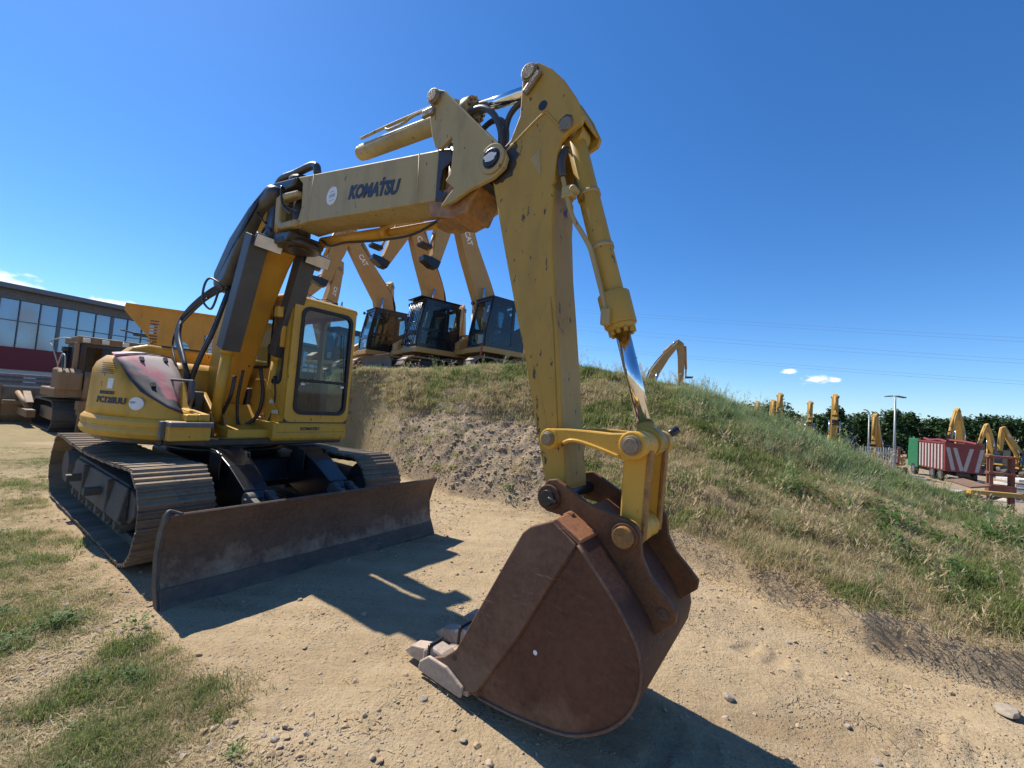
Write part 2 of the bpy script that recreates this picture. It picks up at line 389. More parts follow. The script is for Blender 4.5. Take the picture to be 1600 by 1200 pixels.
def ring_frame(poly, w):          # closed strip inside poly for gaskets: outer + inner polygon
    cx = sum(p[0] for p in poly) / len(poly); cy = sum(p[1] for p in poly) / len(poly)
    hx = max(p[0] for p in poly) - cx; hy = max(p[1] for p in poly) - cy
    return [(cx + (x - cx) * (1 - w / hx), cy + (y - cy) * (1 - w / hy)) for x, y in poly]
def copy_tree(o, parent=None):
    c = o.copy(); COL.objects.link(c)
    if parent is not None: c.parent = parent
    for ch in list(o.children): copy_tree(ch, c)
    return c

# ------------------------------------------------------------------ vectorised value noise
_perm = rng.permutation(4096); _val = rng.random(4096)
def vnoise(x, y, seed=0):
    xi = np.floor(x).astype(int); yi = np.floor(y).astype(int); fx = x - xi; fy = y - yi
    fx = fx * fx * (3 - 2 * fx); fy = fy * fy * (3 - 2 * fy)
    def h(a, b): return _val[_perm[(_perm[(a + seed * 131) & 4095] + b) & 4095]]
    return (h(xi, yi) * (1 - fx) + h(xi + 1, yi) * fx) * (1 - fy) + (h(xi, yi + 1) * (1 - fx) + h(xi + 1, yi + 1) * fx) * fy
def fbm(x, y, oct=4, seed=0):
    t = 0; a = .5; s = 0
    for k in range(oct):
        t = t + a * vnoise(x * 2 ** k, y * 2 ** k, seed + k); s += a; a *= .5
    return t / s
def sstep(a, b, x):
    t = np.clip((x - a) / (b - a), 0, 1); return t * t * (3 - 2 * t)

# ------------------------------------------------------------------ terrain
MO = Vector((-3.517, 5.245, 0)); MR = R(-35.03)            # big excavator: place and heading
cMR, sMR = math.cos(MR), math.sin(MR)
TH = np.array([-60, -33, -25, -21, -14.5, -7.6, .4, 5.6, 15, 25.2, 32.6, 41, 51.3, 70, 95])
RB = np.array([14, 13.2, 12.2, 11.3, 8.0, 6.85, 6.35, 6.05, 5.35, 4.86, 4.58, 4.36, 4.6, 5.2, 6.5])
TC = np.array([-60, -33, -26, -20.6, -13.3, -5.5, 2.5, 9.6, 17.2, 23.1, 28.6, 32, 38, 43.1, 47.5, 51.2, 70, 95])
RC = np.array([15, 14.2, 12.5, 11.4, 10.6, 10.05, 9.8, 9.65, 9.63, 9.78, 9.9, 9.9, 9.9, 9.6, 9.2, 8.8, 8.4, 9])
ZC = np.array([-.2, -.2, 1.7, 2.22, 2.27, 2.37, 2.42, 2.39, 2.36, 2.13, 1.80, 1.50, 1.10, .78, .50, .38, .1, 0])
def hill_t(x, y):
    th = np.degrees(np.arctan2(x, y)); r = np.hypot(x, y)
    rb = np.interp(th, TH, RB) + .35 * (fbm(x * .9 + 7, y * .9, 3, 3) - .5); rc = np.interp(th, TC, RC); zc = np.interp(th, TC, ZC)
    return th, r, rb, rc, zc, (r - rb) / (rc - rb)
def height(x, y, fine=True):
    x = np.asarray(x, float); y = np.asarray(y, float)
    th, r, rb, rc, zc, t = hill_t(x, y)
    mxx = (x - MO.x) * cMR + (y - MO.y) * sMR
    g = -.085 * np.clip(mxx - 4.3, 0, 2.2) * sstep(9, 5, r)
    g = g - .42 * sstep(7, 19, r) * sstep(-20, -34, th)
    tt = np.clip(t, 0, 1)
    prof = np.where(tt < .5, .5 * (tt * 2) ** .85, 1 - .5 * (2 - 2 * tt) ** 1.25)
    bank = .24 * sstep(0, .03, t) * sstep(10, 24, th)
    up_ = g + (zc - g - bank) * prof + bank * sstep(0, .012, t)
    fall = zc + (-1.6 - zc) * sstep(0, 1, (r - rc) / np.where(th > 20, 5.5, 9.0))
    plat = zc - .12 * sstep(.3, 2.2, r - rc)
    plat = plat + (-1.6 - plat) * sstep(26, 40, r)
    w = sstep(23, 12, th) * sstep(-33, -27, th)
    left = np.full_like(r, -.42)
    wl_ = sstep(-26, -33, th)
    beyond = plat * w + (1 - w) * (fall * (1 - wl_) + left * wl_)
    onh = (th > -34) & (th < 95)
    z = np.where(t < 0, g, np.where(t < 1, up_, beyond))
    z = np.where(onh, z, g)
    back = (th < -60) | (th > 95)
    z = np.where(back, g, z)
    if fine:
        hm = sstep(-.05, .12, t) * onh
        z = z + hm * sstep(30, 12, r) * (.26 * (fbm(x * 1.1, y * 1.1, 4, 11) - .5) + .10 * (fbm(x * 5, y * 5, 3, 17) - .5))
        rough_ = sstep(0, .1, t) * sstep(.9, .5, t) * sstep(14, 4, th) * onh
        z = z + rough_ * .16 * (fbm(x * 7, y * 7, 4, 23) - .45)
        fl = 1 - hm
        z = z + fl * (.05 * (fbm(x * 1.3, y * 1.3, 4, 31) - .5) + .016 * (fbm(x * 9, y * 9, 3, 37) - .5)) * sstep(200, 20, r)
        # wheel ruts along the track on the right
        d = (x * .80 + y * .0) - 0
        z = z + fl * sstep(1.0, 2.0, x) * .03 * np.sin((y + x * .45) * 5.5 + 1.5 * fbm(x, y, 2, 5)) * sstep(8, 3, r)
        al = x * .73 - y * .68; acx = x * .68 + y * .73
        z = z + fl * sstep(-.3, .8, x) * sstep(9, 4, r) * (.034 * (vnoise(acx * 6, al * .35, 3) - .5) + .02 * (vnoise(acx * 17, al * .8, 9) - .5))
        for c0, c1 in ((1.9, 2.36), (3.35, 3.85)):                      # old cleat prints pressed into the track
            band = sstep(c0, c0 + .05, acx) * sstep(c1, c1 - .05, acx) * fl * sstep(-.2, .5, x) * sstep(8, 5, r)
            pr = sstep(.46, .58, fbm(x * 1.7 + 5, y * 1.7, 2, 55))
            z = z + band * (-.010 + pr * .011 * np.tanh(2.5 * np.sin((al + .04 * np.sin(acx * 3)) * 2 * np.pi / .19)))
    return z
def hz(x, y): return float(height(np.array([x]), np.array([y]))[0])

thg = np.concatenate([np.linspace(-180, -62, 60, endpoint=False), np.linspace(-62, 64, 560, endpoint=False), np.linspace(64, 180, 60, endpoint=False)])
rg = np.concatenate([np.linspace(.0, 1.0, 8, endpoint=False), np.linspace(1.0, 14, 330, endpoint=False), np.geomspace(14, 60, 50, endpoint=False), np.geomspace(60, 3000, 24)])
T2, R2 = np.meshgrid(np.radians(thg), rg)
gx = (R2 * np.sin(T2)).ravel(); gy = (R2 * np.cos(T2)).ravel(); gz = height(gx, gy)
nt_, nr_ = len(thg), len(rg)
idx = np.arange(nt_ * nr_).reshape(nr_, nt_)
a_ = idx[:-1, :]; b_ = idx[1:, :]
quads = np.stack([a_, np.roll(a_, -1, 1), np.roll(b_, -1, 1), b_], -1).reshape(-1, 4)
me = bpy.data.meshes.new('ground')
me.vertices.add(len(gx)); me.vertices.foreach_set('co', np.stack([gx, gy, gz], 1).ravel())
me.loops.add(quads.size); me.polygons.add(len(quads))
me.loops.foreach_set('vertex_index', quads[:, ::-1].ravel()); me.polygons.foreach_set('loop_start', np.arange(0, quads.size, 4))
me.update(); me.validate()
me.polygons.foreach_set('use_smooth', np.ones(len(me.polygons), bool))
# soil attribute: 0 packed dirt track, 1 bank / turf soil
def turf(x, y):
    th, r, rb, rc, zc, t = hill_t(x, y)
    onh = ((th > -34) & (th < 95)) * sstep(-.01, .05, t)
    mx_ = (x - MO.x) * cMR + (y - MO.y) * sMR; my_ = -(x - MO.x) * sMR + (y - MO.y) * cMR
    leftf = sstep(-1.25, -1.8, my_) * sstep(4.9, 4.1, mx_)             # strip beside the tracks, to the left of the picture
    lf2 = sstep(-2.0, -3.2, x) * sstep(7, 9, r)
    nz = fbm(x * .8 + 3, y * .8, 4, 41)
    lf = np.clip(np.maximum(leftf, lf2) * sstep(.30, .62, nz + .1), 0, 1)
    return onh, lf
tu, lf = turf(gx, gy)
at = me.attributes.new('turf', 'FLOAT', 'POINT'); at.data.foreach_set('value', np.clip(tu, 0, 1).astype(np.float32))
at = me.attributes.new('litter', 'FLOAT', 'POINT'); at.data.foreach_set('value', lf.astype(np.float32))

def ground_mat():
    m, nt, N, L, B = nodes_of('dirt_ground')
    co = N.new('ShaderNodeTexCoord').outputs['Object']
    big = tex(nt, 'ShaderNodeTexNoise', .7, co, Detail=6, Roughness=.6)
    mid = tex(nt, 'ShaderNodeTexNoise', 5, co, Detail=8, Roughness=.7)
    fine = tex(nt, 'ShaderNodeTexNoise', 60, co, Detail=6, Roughness=.7)
    peb = tex(nt, 'ShaderNodeTexVoronoi', 42, co); peb.inputs['Randomness'].default_value = 1
    peb2 = tex(nt, 'ShaderNodeTexVoronoi', 110, co)
    c = ramp(nt, big.outputs[0], [(.3, (.335, .24, .135)), (.5, (.43, .32, .185)), (.72, (.50, .385, .235))])
    c = mix(nt, ramp(nt, mid.outputs[0], [(.35, (.0,) * 3), (.75, (.5,) * 3)]), c, (.32, .245, .16))
    c = mix(nt, ramp(nt, fine.outputs[0], [(.42, (.0,) * 3), (.68, (.65,) * 3)]), c, (.20, .14, .082))
    # streaks along the track and fine curved crust cracks
    rm = N.new('ShaderNodeMapping'); rm.inputs['Rotation'].default_value = (0, 0, R(43)); rm.inputs['Scale'].default_value = (.35, 5, 1); L.new(co, rm.inputs[0])
    stk = tex(nt, 'ShaderNodeTexNoise', 1.0, rm.outputs[0], Detail=7, Roughness=.65)
    c = mix(nt, ramp(nt, stk.outputs[0], [(.42, (.0,) * 3), (.68, (.5,) * 3)]), c, (.51, .405, .265))
    iso = tex(nt, 'ShaderNodeTexNoise', 1.9, co, Detail=1.2, Roughness=.4, Distortion=.6)
    sb = N.new('ShaderNodeMath'); sb.operation = 'SUBTRACT'; L.new(iso.outputs[0], sb.inputs[0]); sb.inputs[1].default_value = .5
    ab = N.new('ShaderNodeMath'); ab.operation = 'PINGPONG'; L.new(sb.outputs[0], ab.inputs[0]); ab.inputs[1].default_value = .055
    crk = ramp(nt, ab.outputs[0], [(.0, (1,) * 3), (.0055, (0,) * 3)])
    cmk = tex(nt, 'ShaderNodeTexNoise', 2.6, co, Detail=2)
    cm_ = N.new('ShaderNodeMath'); cm_.operation = 'MULTIPLY'; L.new(crk, cm_.inputs[0]); L.new(ramp(nt, cmk.outputs[0], BW(.55, .64)), cm_.inputs[1])
    c = mix(nt, mix(nt, .05, (0, 0, 0), cm_.outputs[0]), c, (.24, .18, .115))
    pc = ramp(nt, peb.outputs['Distance'], [(.18, (1,) * 3), (.34, (0,) * 3)])
    sel = tex(nt, 'ShaderNodeTexNoise', 2.2, co, Detail=5, Roughness=.7)
    gr = N.new('ShaderNodeMath'); gr.operation = 'MULTIPLY'; L.new(pc, gr.inputs[0]); L.new(ramp(nt, sel.outputs[0], BW(.5, .66)), gr.inputs[1])
    stc = mix(nt, peb.outputs['Color'], (.30, .24, .17), (.44, .38, .30))
    c = mix(nt, gr.outputs[0], c, stc)
    a1 = N.new('ShaderNodeAttribute'); a1.attribute_name = 'turf'
    a2 = N.new('ShaderNodeAttribute'); a2.attribute_name = 'litter'
    soil = ramp(nt, mid.outputs[0], [(.3, (.17, .13, .085)), (.5, (.28, .215, .145)), (.72, (.40, .315, .22))])
    soil = mix(nt, ramp(nt, fine.outputs[0], [(.4, (.0,) * 3), (.7, (.5,) * 3)]), soil, (.38, .30, .20))
    c = mix(nt, a1.outputs['Fac'], c, soil)
    lit = ramp(nt, fine.outputs[0], [(.3, (.17, .135, .065)), (.55, (.27, .22, .11)), (.75, (.40, .33, .20))])
    lm = N.new('ShaderNodeMath'); lm.operation = 'MULTIPLY'; L.new(a2.outputs['Fac'], lm.inputs[0]); lm.inputs[1].default_value = .75
    c = mix(nt, lm.outputs[0], c, lit)
    L.new(c, B.inputs['Base Color']); B.inputs['Roughness'].default_value = .95; B.inputs['Specular IOR Level'].default_value = .1
    s = N.new('ShaderNodeMath'); s.operation = 'MULTIPLY_ADD'; L.new(mid.outputs[0], s.inputs[0]); s.inputs[1].default_value = 1.2
    s2 = N.new('ShaderNodeMath'); s2.operation = 'MULTIPLY_ADD'; L.new(fine.outputs[0], s2.inputs[0]); s2.inputs[1].default_value = .45; L.new(gr.outputs[0], s2.inputs[2])
    s3 = N.new('ShaderNodeMath'); s3.operation = 'MULTIPLY_ADD'; L.new(cm_.outputs[0], s3.inputs[0]); s3.inputs[1].default_value = -.14; L.new(s2.outputs[0], s3.inputs[2])
    L.new(s3.outputs[0], s.inputs[2])
    bump(nt, s.outputs[0], .95, .026, B)
    return m
M['ground'] = ground_mat()
me.materials.append(M['ground'])
ground = bpy.data.objects.new('ground', me); COL.objects.link(ground); struct(ground)

# ================================================================== the big excavator
# local frame: x forward, y left, z up, origin on the ground under the slew ring
EX = empty('crawler_excavator', MO, MR)
tag(EX, 'large old yellow crawler excavator with rusty bucket and dozer blade in the foreground', 'excavator')
YB = -.12                                            # boom and arm plane
# ---- undercarriage
LX, TW, TS, ZC_, RR = 1.45, 1.255, .507, .40, .368
def track_path(n):
    """n points evenly along the chain loop, with outward normals (x,z)"""
    segs = []
    straight = 2 * LX; arc = math.pi * RR; tot = 2 * straight + 2 * arc
    out = []
    for k in range(n):
        s = (k + .35) / n * tot
        if s < straight:                                            # bottom, rear to front
            out.append((-LX + s, ZC_ - RR, 0, -1))
        elif s < straight + arc:
            a = (s - straight) / RR; out.append((LX + RR * math.sin(a), ZC_ - RR * math.cos(a), math.sin(a), -math.cos(a)))
        elif s < 2 * straight + arc:
            u = (s - straight - arc); sag = -.045 * math.sin(math.pi * u / straight) ** 1.2
            out.append((LX - u, ZC_ + RR + sag, 0, 1))
        else:
            a = (s - 2 * straight - arc) / RR; out.append((-LX - RR * math.sin(a), ZC_ + RR * math.cos(a), -math.sin(a), math.cos(a)))
    return out, tot / n
NS = 47
tp, pitch_ = track_path(NS)
def shoe_mesh():
    p = pitch_ * .53; pr = [(-p, -.010), (p, -.010), (p, .004), (p - .012, .024), (p - .03, .024), (p - .036, .005), (.02, .004), (.014, .019), (-.004, .019), (-.01, .004), (-p + .05, .004), (-p + .044, .021), (-p + .03, .021), (-p + .02, .004), (-p, .002)]
    m = MB().prism(pr, -TS / 2, TS / 2)
    me = m.mesh('track_shoe'); me.materials.append(M['track']); return me
SHOE = shoe_mesh()
rs = random.Random(5)
def link_mesh():
    m = MB()
    for yy in (-.09, .06): m.box(-.09, .09, yy, yy + .03, -.085, -.012)
    m.cyl((-.06, -.12, -.05), (-.06, .12, -.05), .022, seg=8)
    return m
for side in (-1, 1):
    yc = side * (TW - TS / 2)
    ch = MB()
    for k in range(NS):
        x, z, nx, nz = tp[k]
        T = Matrix(((-nz if True else 0, 0, nx, x), (0, 1, 0, yc), (nx, 0, nz, z), (0, 0, 0, 1)))
        T = Matrix(((nz, 0, nx, x), (0, 1, 0, yc), (-nx, 0, nz, z), (0, 0, 0, 1)))
        for yy in (-.09, .06): ch.box(-.088, .088, yy, yy + .03, -.085, -.012, T)
    tr = obj('track', ch, 'frame', EX)
    for k in range(NS):
        x, z, nx, nz = tp[k]
        o = bpy.data.objects.new('track_shoe', SHOE); COL.objects.link(o); o.parent = tr
        o.matrix_local = Matrix(((nz, 0, nx, x), (0, 1, 0, yc + rs.uniform(-.004, .004)), (-nx, 0, nz, z), (0, 0, 0, 1))) @ Matrix.Rotation(rs.uniform(-.02, .02), 4, 'Y') @ Matrix.Rotation(rs.uniform(-.006, .006), 4, 'Z')
    # frame with sloped cover, rollers, idler, sprocket
    f = MB()
    f.prism([(-1.15, .24), (1.12, .24), (1.25, .33), (1.25, .48), (1.0, .56), (-.95, .58), (-1.2, .48)], yc - .13, yc + .13)
    f.prism([(-1.0, .22), (1.05, .22), (1.05, .30), (-1.0, .30)], yc - .17, yc + .17)
    if side < 0:
        f.prism([(yc - .20, .26), (yc - .13, .26), (yc - .13, .55), (yc - .155, .55)], -.95, 1.08, 'x')
        f.box(.62, .66, yc - .205, yc - .13, .25, .56); f.box(-.35, -.31, yc - .205, yc - .13, .25, .56)
    tf = obj('track_frame', f, 'frame', EX, .012)
    if side < 0:
        for xx in (-.55, .28): obj('foot_step', MB().box(xx, xx + .09, yc - .30, yc - .15, .37, .44), 'frame', tf, .006)
    for xx in (-.98, -.62, -.26, .1, .46, .82):
        r_ = MB(); r_.cyl((xx, yc - .13, .175), (xx, yc + .13, .175), .085, seg=16); r_.cyl((xx, yc - .16, .175), (xx, yc + .16, .175), .045, seg=12)
        obj('track_roller', r_, 'frame', tf)
    idl = MB(); idl.cyl((LX, yc - .05, ZC_), (LX, yc + .05, ZC_), RR - .085, seg=32); idl.cyl((LX, yc - .12, ZC_), (LX, yc + .12, ZC_), .11, seg=16)
    obj('idler_wheel', idl, 'frame', EX)
    sp = MB(); sp.cyl((-LX, yc - .04, ZC_), (-LX, yc + .04, ZC_), RR - .085, seg=24); sp.cyl((-LX, yc - .17, ZC_), (-LX, yc + .17, ZC_), .18, seg=20)
    for k in range(21):
        a = 2 * math.pi * k / 21; T = Matrix.Translation((-LX, yc, ZC_)) @ Matrix.Rotation(a, 4, 'Y'); sp.box(-.025, .025, -.03, .03, RR - .11, RR - .04, T)
    obj('drive_sprocket', sp, 'frame', EX)
cb = MB()
cb.prism([(-.62, .36), (.75, .36), (.95, .46), (.8, .70), (-.62, .72)], -.58, .58)
for sx in (-.72, .35):
    for s_ in (-1, 1): cb.box(sx, sx + .42, min(s_ * .5, s_ * .95), max(s_ * .5, s_ * .95), .36, .60)
obj('centre_frame', cb, 'black', EX, .02)
sw = MB(); sw.cyl((0, 0, .70), (0, 0, .90), .55, seg=40); sw.cyl((0, 0, .74), (0, 0, .80), .60, seg=40)
obj('slew_ring', sw, 'black', EX)
# ---- dozer blade
XB = 2.44
BP = [(XB + .03, .0), (XB - .015, .075), (XB - .055, .16), (XB - .078, .25), (XB - .083, .33), (XB - .07, .42), (XB - .035, .51), (XB + .0, .585), (XB + .015, .602)]
bl = MB(); bl.sheet(BP, -1.245, 1.245, .022)
blade = obj('dozer_blade', bl, 'blade', EX, .004, smooth=30)
obj('cutting_edge', MB().sheet([(XB + .052, -.004), (XB + .008, .07), (XB - .012, .115)], -1.243, 1.243, .018), 'edge_steel', blade, .003)
for s_ in (-1, 1):
    e = MB().prism([(XB + .03, .0), (XB - .055, .16), (XB - .083, .33), (XB - .035, .51), (XB + .015, .605), (XB - .02, .625), (XB - .07, .60), (XB - .14, .45), (XB - .16, .3), (XB - .12, .1), (XB - .05, .0)], s_ * 1.248 - .012, s_ * 1.248 + .012)
    obj('end_plate', e, 'edge_steel' if s_ < 0 else 'blade', blade, .004)
rb = MB().prism([(XB - .09, .12), (XB - .24, .2), (XB - .24, .5), (XB - .09, .5)], -.95, .95)
obj('back_stiffener', rb, 'black', blade, .01)
obj('bent_lip', MB().tube([(XB + .0, -1.25, .56), (XB + .005, -1.255, .60), (XB - .015, -1.245, .632), (XB - .02, -1.21, .622), (XB + .0, -1.17, .604)], .013), 'edge_steel', blade)
for yc, nm in ((-.43, 'near'), (.39, 'far')):
    a = MB().prism([(.75, .45), (.95, .80), (1.1, .84), (1.25, .835), (1.75, .62), (1.92, .52), (2.3, .40), (2.32, .16), (2.1, .14), (1.2, .34)], yc - .075, yc + .075)
    arm_ = obj('blade_arm', a, 'gloss_black', EX, .015)
    cp = MB(); pth = [(1.06, .872), (1.2, .866), (1.5, .755), (1.83, .585)]
    n = len(pth)
    for i in range(n - 1):
        (xa, za), (xb, zb) = pth[i], pth[i + 1]; wa = .135 - .01 * i; wb = .135 - .01 * (i + 1)
        cp.add([(xa, yc - wa, za), (xa, yc + wa, za), (xb, yc + wb, zb), (xb, yc - wb, zb), (xa, yc - wa, za - .022), (xa, yc + wa, za - .022), (xb, yc + wb, zb - .022), (xb, yc - wb, zb - .022)],
               [(0, 1, 2, 3), (7, 6, 5, 4), (0, 3, 7, 4), (2, 1, 5, 6), (1, 0, 4, 5), (3, 2, 6, 7)])
    cp.box(1.08, 1.34, yc - .135, yc - .12, .60, .85); cp.box(1.08, 1.34, yc + .12, yc + .135, .60, .85)
    obj('cylinder_cover', cp, 'gloss_black', arm_, .006)
    cy = MB(); cy.cyl((1.1, yc, .72), (1.66, yc, .565), .065); cy.cyl((1.66, yc, .565), (1.92, yc, .49), .035)
    obj('blade_cylinder', cy, 'black', arm_)
    bo = MB()
    for dy in (-.115, .055): bo.cyl((1.90, yc + dy, .49), (1.90, yc + dy + .06, .49), .085, seg=24)
    bo.cyl((1.90, yc - .13, .49), (1.90, yc + .13, .49), .035)
    bo.prism([(1.82, .44), (1.98, .54), (2.30, .46), (2.36, .2), (2.2, .18)], yc - .11, yc - .06); bo.prism([(1.82, .44), (1.98, .54), (2.30, .46), (2.36, .2), (2.2, .18)], yc + .06, yc + .11)
    obj('pin_boss', bo, 'frame', arm_, .006)

# ---- upper structure
def arc_pts(Rd, a0, a1, n): return [(Rd * math.cos(R(a0 + (a1 - a0) * k / n)), Rd * math.sin(R(a0 + (a1 - a0) * k / n))) for k in range(n + 1)]
dk = MB().prism([(1.02, -.60), (1.02, .90)] + arc_pts(1.22, 48, 312, 40), .885, .955, 'z')
obj('deck', dk, 'black', EX, .01)
# counterweight skirt: right front corner round the tail to the left
def skirt(a0, a1, n, prof, inner):
    m = MB(); ps = prof; k = len(ps)
    vs = []
    for i in range(n + 1):
        a = R(a0 + (a1 - a0) * i / n)
        for (r_, z) in ps + [(inner, ps[-1][1]), (inner, ps[0][1])]: vs.append((r_ * math.cos(a), r_ * math.sin(a), z))
    w_ = k + 2
    fs = [(i * w_ + j, i * w_ + (j + 1) % w_, (i + 1) * w_ + (j + 1) % w_, (i + 1) * w_ + j) for i in range(n) for j in range(w_)]
    fs += [tuple(range(w_))[::-1], tuple(n * w_ + j for j in range(w_))]
    return m.add(vs, fs)
cw = obj('counterweight_skirt', skirt(-41, -205, 60, [(1.25, .925), (1.30, .945), (1.325, .99), (1.318, 1.03), (1.308, 1.045), (1.318, 1.06), (1.318, 1.105), (1.29, 1.14)], .75), 'yellow', EX, .006, smooth=28)
# side cover: rounded corner panel whose top edge climbs to the rear
def cover_top(a):                 # a in degrees, negative is the right-hand side
    ks = [(-37, 1.20), (-44, 1.25), (-56, 1.40), (-64, 1.53), (-71, 1.66), (-77, 1.71), (-85, 1.735), (-110, 1.75), (-160, 1.75), (-205, 1.72)]
    return np.interp(-a, [-k for k, _ in ks], [z for _, z in ks])
m = MB(); vs = []; n = 80; rows = 8
for i in range(n + 1):
    a = -38 + (-205 + 38) * i / n; zt = cover_top(a)
    for j in range(rows + 1):
        t = j / rows; z = 1.14 + (zt - 1.14) * t
        rad = 1.285 - .02 * t - (.09 * max(0, (t - .75) / .25) ** 2 if a < -62 else .02 * t)
        vs.append((rad * math.cos(R(a)), rad * math.sin(R(a)), z))
    vs.append(((rad - .10) * math.cos(R(a)), (rad - .10) * math.sin(R(a)), zt + .004))
w_ = rows + 2
m.add(vs, [(i * w_ + j, (i + 1) * w_ + j, (i + 1) * w_ + j + 1, i * w_ + j + 1) for i in range(n) for j in range(w_ - 1)])
sc_ = obj('side_cover', m, 'yellow', EX, smooth=50)
sm_ = sc_.modifiers.new('solid', 'SOLIDIFY'); sm_.thickness = .02; sm_.offset = -1
# slanted antislip panel (ruled between outer and inner edge)
outer = [(.16, -1.19, 1.765), (.36, -1.20, 1.725), (.44, -1.175, 1.665), (.58, -1.13, 1.525), (.72, -1.06, 1.40), (.90, -.90, 1.27), (1.02, -.80, 1.215)]
inner = [(-.40, -.62, 1.80), (-.18, -.62, 1.785), (-.02, -.62, 1.72), (.16, -.62, 1.62), (.33, -.62, 1.51), (.46, -.66, 1.34), (.58, -.70, 1.20)]
m = MB(); vs = []
for a, b in zip(outer, inner):
    A, B_ = Vector(a), Vector(b)
    for k in range(7):
        t = k / 6; p = A.lerp(B_, t); p.z += .03 * math.sin(math.pi * t); vs.append(p)
m.add(vs, [(i * 7 + k, i * 7 + k + 1, (i + 1) * 7 + k + 1, (i + 1) * 7 + k) for i in range(6) for k in range(6)])
ap = obj('antislip_panel', m, 'antislip', EX, smooth=60)
sm_ = ap.modifiers.new('solid', 'SOLIDIFY'); sm_.thickness = .012
# seam and latches on the panel
sm2 = MB().tube([Vector(outer[1]).lerp(Vector(inner[1]), t) + Vector((0, 0, .03 * math.sin(math.pi * t) + .008)) for t in (0, .2, .4, .6, .8, 1)], .006, 6)
obj('panel_seam', sm2, 'gasket', ap)
for (i, t) in ((2, .35), (2, .8), (4, .25)):
    p = Vector(outer[i]).lerp(Vector(inner[i]), t) + Vector((0, 0, .034)); obj('latch', MB().box(-.035, .035, -.02, .02, -.012, .012, Matrix.Translation(p) @ Matrix.Rotation(.7, 4, 'Y')), 'black', ap, .004)
# tool box in front of it
tb = MB()
tb.prism([(.30, 1.14), (1.10, 1.14), (1.10, 1.21), (.60, 1.24), (.33, 1.52), (.24, 1.52)], -.70, -.60)
tb.prism([(.40, 1.14), (1.10, 1.14), (1.10, 1.205), (.62, 1.205)], -.80, -.70)
tb.prism([(.45, .955), (1.13, .955), (1.13, 1.14), (.45, 1.14)], -.93, -.59)
obj('tool_box', tb, 'yellow', EX, .012)
obj('grab_rail', MB().tube([(.12, -.80, 1.53), (.35, -.76, 1.53), (.62, -.70, 1.53), (.76, -.67, 1.53)], .014).prism([(.70, 1.54), (.80, 1.54), (.82, 1.36), (.77, 1.27), (.73, 1.30)], -.69, -.66), 'guard', EX, .003)
st = MB().box(.985, 1.175, -.935, -.585, 1.09, 1.135); st.box(.99, 1.05, -.97, -.93, .96, 1.135)
obj('entry_step', st, 'grey', EX, .008)
obj('step_cable', MB().tube([(1.0, -.93, 1.08), (1.03, -.95, 1.0), (1.0, -.93, .93), (.95, -.94, .90), (.9, -.98, .92)], .009, 6), 'rubber', EX)
# engine hood behind
eh = MB().prism([(-.98, 1.1), (.06, 1.1), (.0, 1.66), (-.10, 1.74), (-.9, 1.74), (-.98, 1.6)], -.60, .60)
eh.prism([(-1.0, 1.3), (-1.0, 1.70), (-.97, 1.80), (-.90, 1.88), (-.78, 1.925), (.60, 1.90), (.60, 1.3)], -.74, -.40, 'x')
hood = obj('engine_hood', eh, 'yellow', EX, .05, seg=3)
gl = MB()
for k in range(7): gl.box(-.72 + k * .045, -.70 + k * .045, -.65, -.2, 1.912, 1.935)
obj('hood_louvre', gl, 'black', hood)
obj('exhaust_stack', MB().cyl((-.6, .25, 1.78), (-.6, .25, 2.10), .05), 'black', hood)
fl = MB(); fl.box(-.15, .30, -.60, -.40, .95, 1.42); fl.box(-.1, .25, .06, .14, .95, 1.5)
obj('valve_bay', fl, 'frame', EX, .02)
# lettering and plates on the cover
def on_cover(a, z, dr=.006): return Vector(((1.285 + dr) * math.cos(R(a)), (1.285 + dr) * math.sin(R(a)), z))
def wrap_text(name, body, size, a0, width, z, mat, bold=0.0):
    me = text_mesh(body, size, .0015, bold, width=width)
    for v in me.vertices:
        a = a0 + math.degrees(v.co.x / 1.285); zz = z + v.co.y; t = (zz - 1.14) / .5
        rad = 1.285 - .02 * t - (0 if a < -62 else .02 * t) + .006 + v.co.z
        v.co = Vector((rad * math.cos(R(a)), rad * math.sin(R(a)), zz))
    return obj(name, me, mat, sc_)
wrap_text('lettering', 'PC128UU', .082, -80, .40, 1.262, 'letter', .0028)
wrap_text('lettering', 'KOMATSU', .045, -78.5, .21, 1.345, 'letter', .0015)
def wrap_disc(ac, zc, ra, rz, mat, name):
    m = MB(); vs = [on_cover(ac, zc, -.012)]; n = 28
    for k in range(n):
        t = 2 * math.pi * k / n; vs.append(on_cover(ac + math.degrees(ra * math.cos(t) / 1.285), zc + rz * math.sin(t), -.012))
    vs = [v * 1.0 for v in vs]
    return m.add(vs, [(0, 1 + k, 1 + (k + 1) % n) for k in range(n)])
dcl = wrap_disc(-57.5, 1.275, .075, .062, 'white', 'd')
o = obj('dealer_decal', dcl, 'white', sc_); md = o.modifiers.new('solid', 'SOLIDIFY'); md.thickness = .012; md.offset = 0
o = obj('dealer_decal_print', wrap_disc(-59, 1.285, .03, .012, 'letter', 'd'), plain('decal_blue_print', (.25, .33, .42), .6), o); md = o.modifiers.new('solid', 'SOLIDIFY'); md.thickness = .018; md.offset = 0
m = MB(); m.add([on_cover(-74, 1.40, -.01), on_cover(-70.5, 1.40, -.01), on_cover(-70.5, 1.50, -.016), on_cover(-74, 1.50, -.016)], [(0, 1, 2, 3)])
o = obj('notice_decal', m, 'white', sc_); md = o.modifiers.new('solid', 'SOLIDIFY'); md.thickness = .014; md.offset = 0
m = MB()
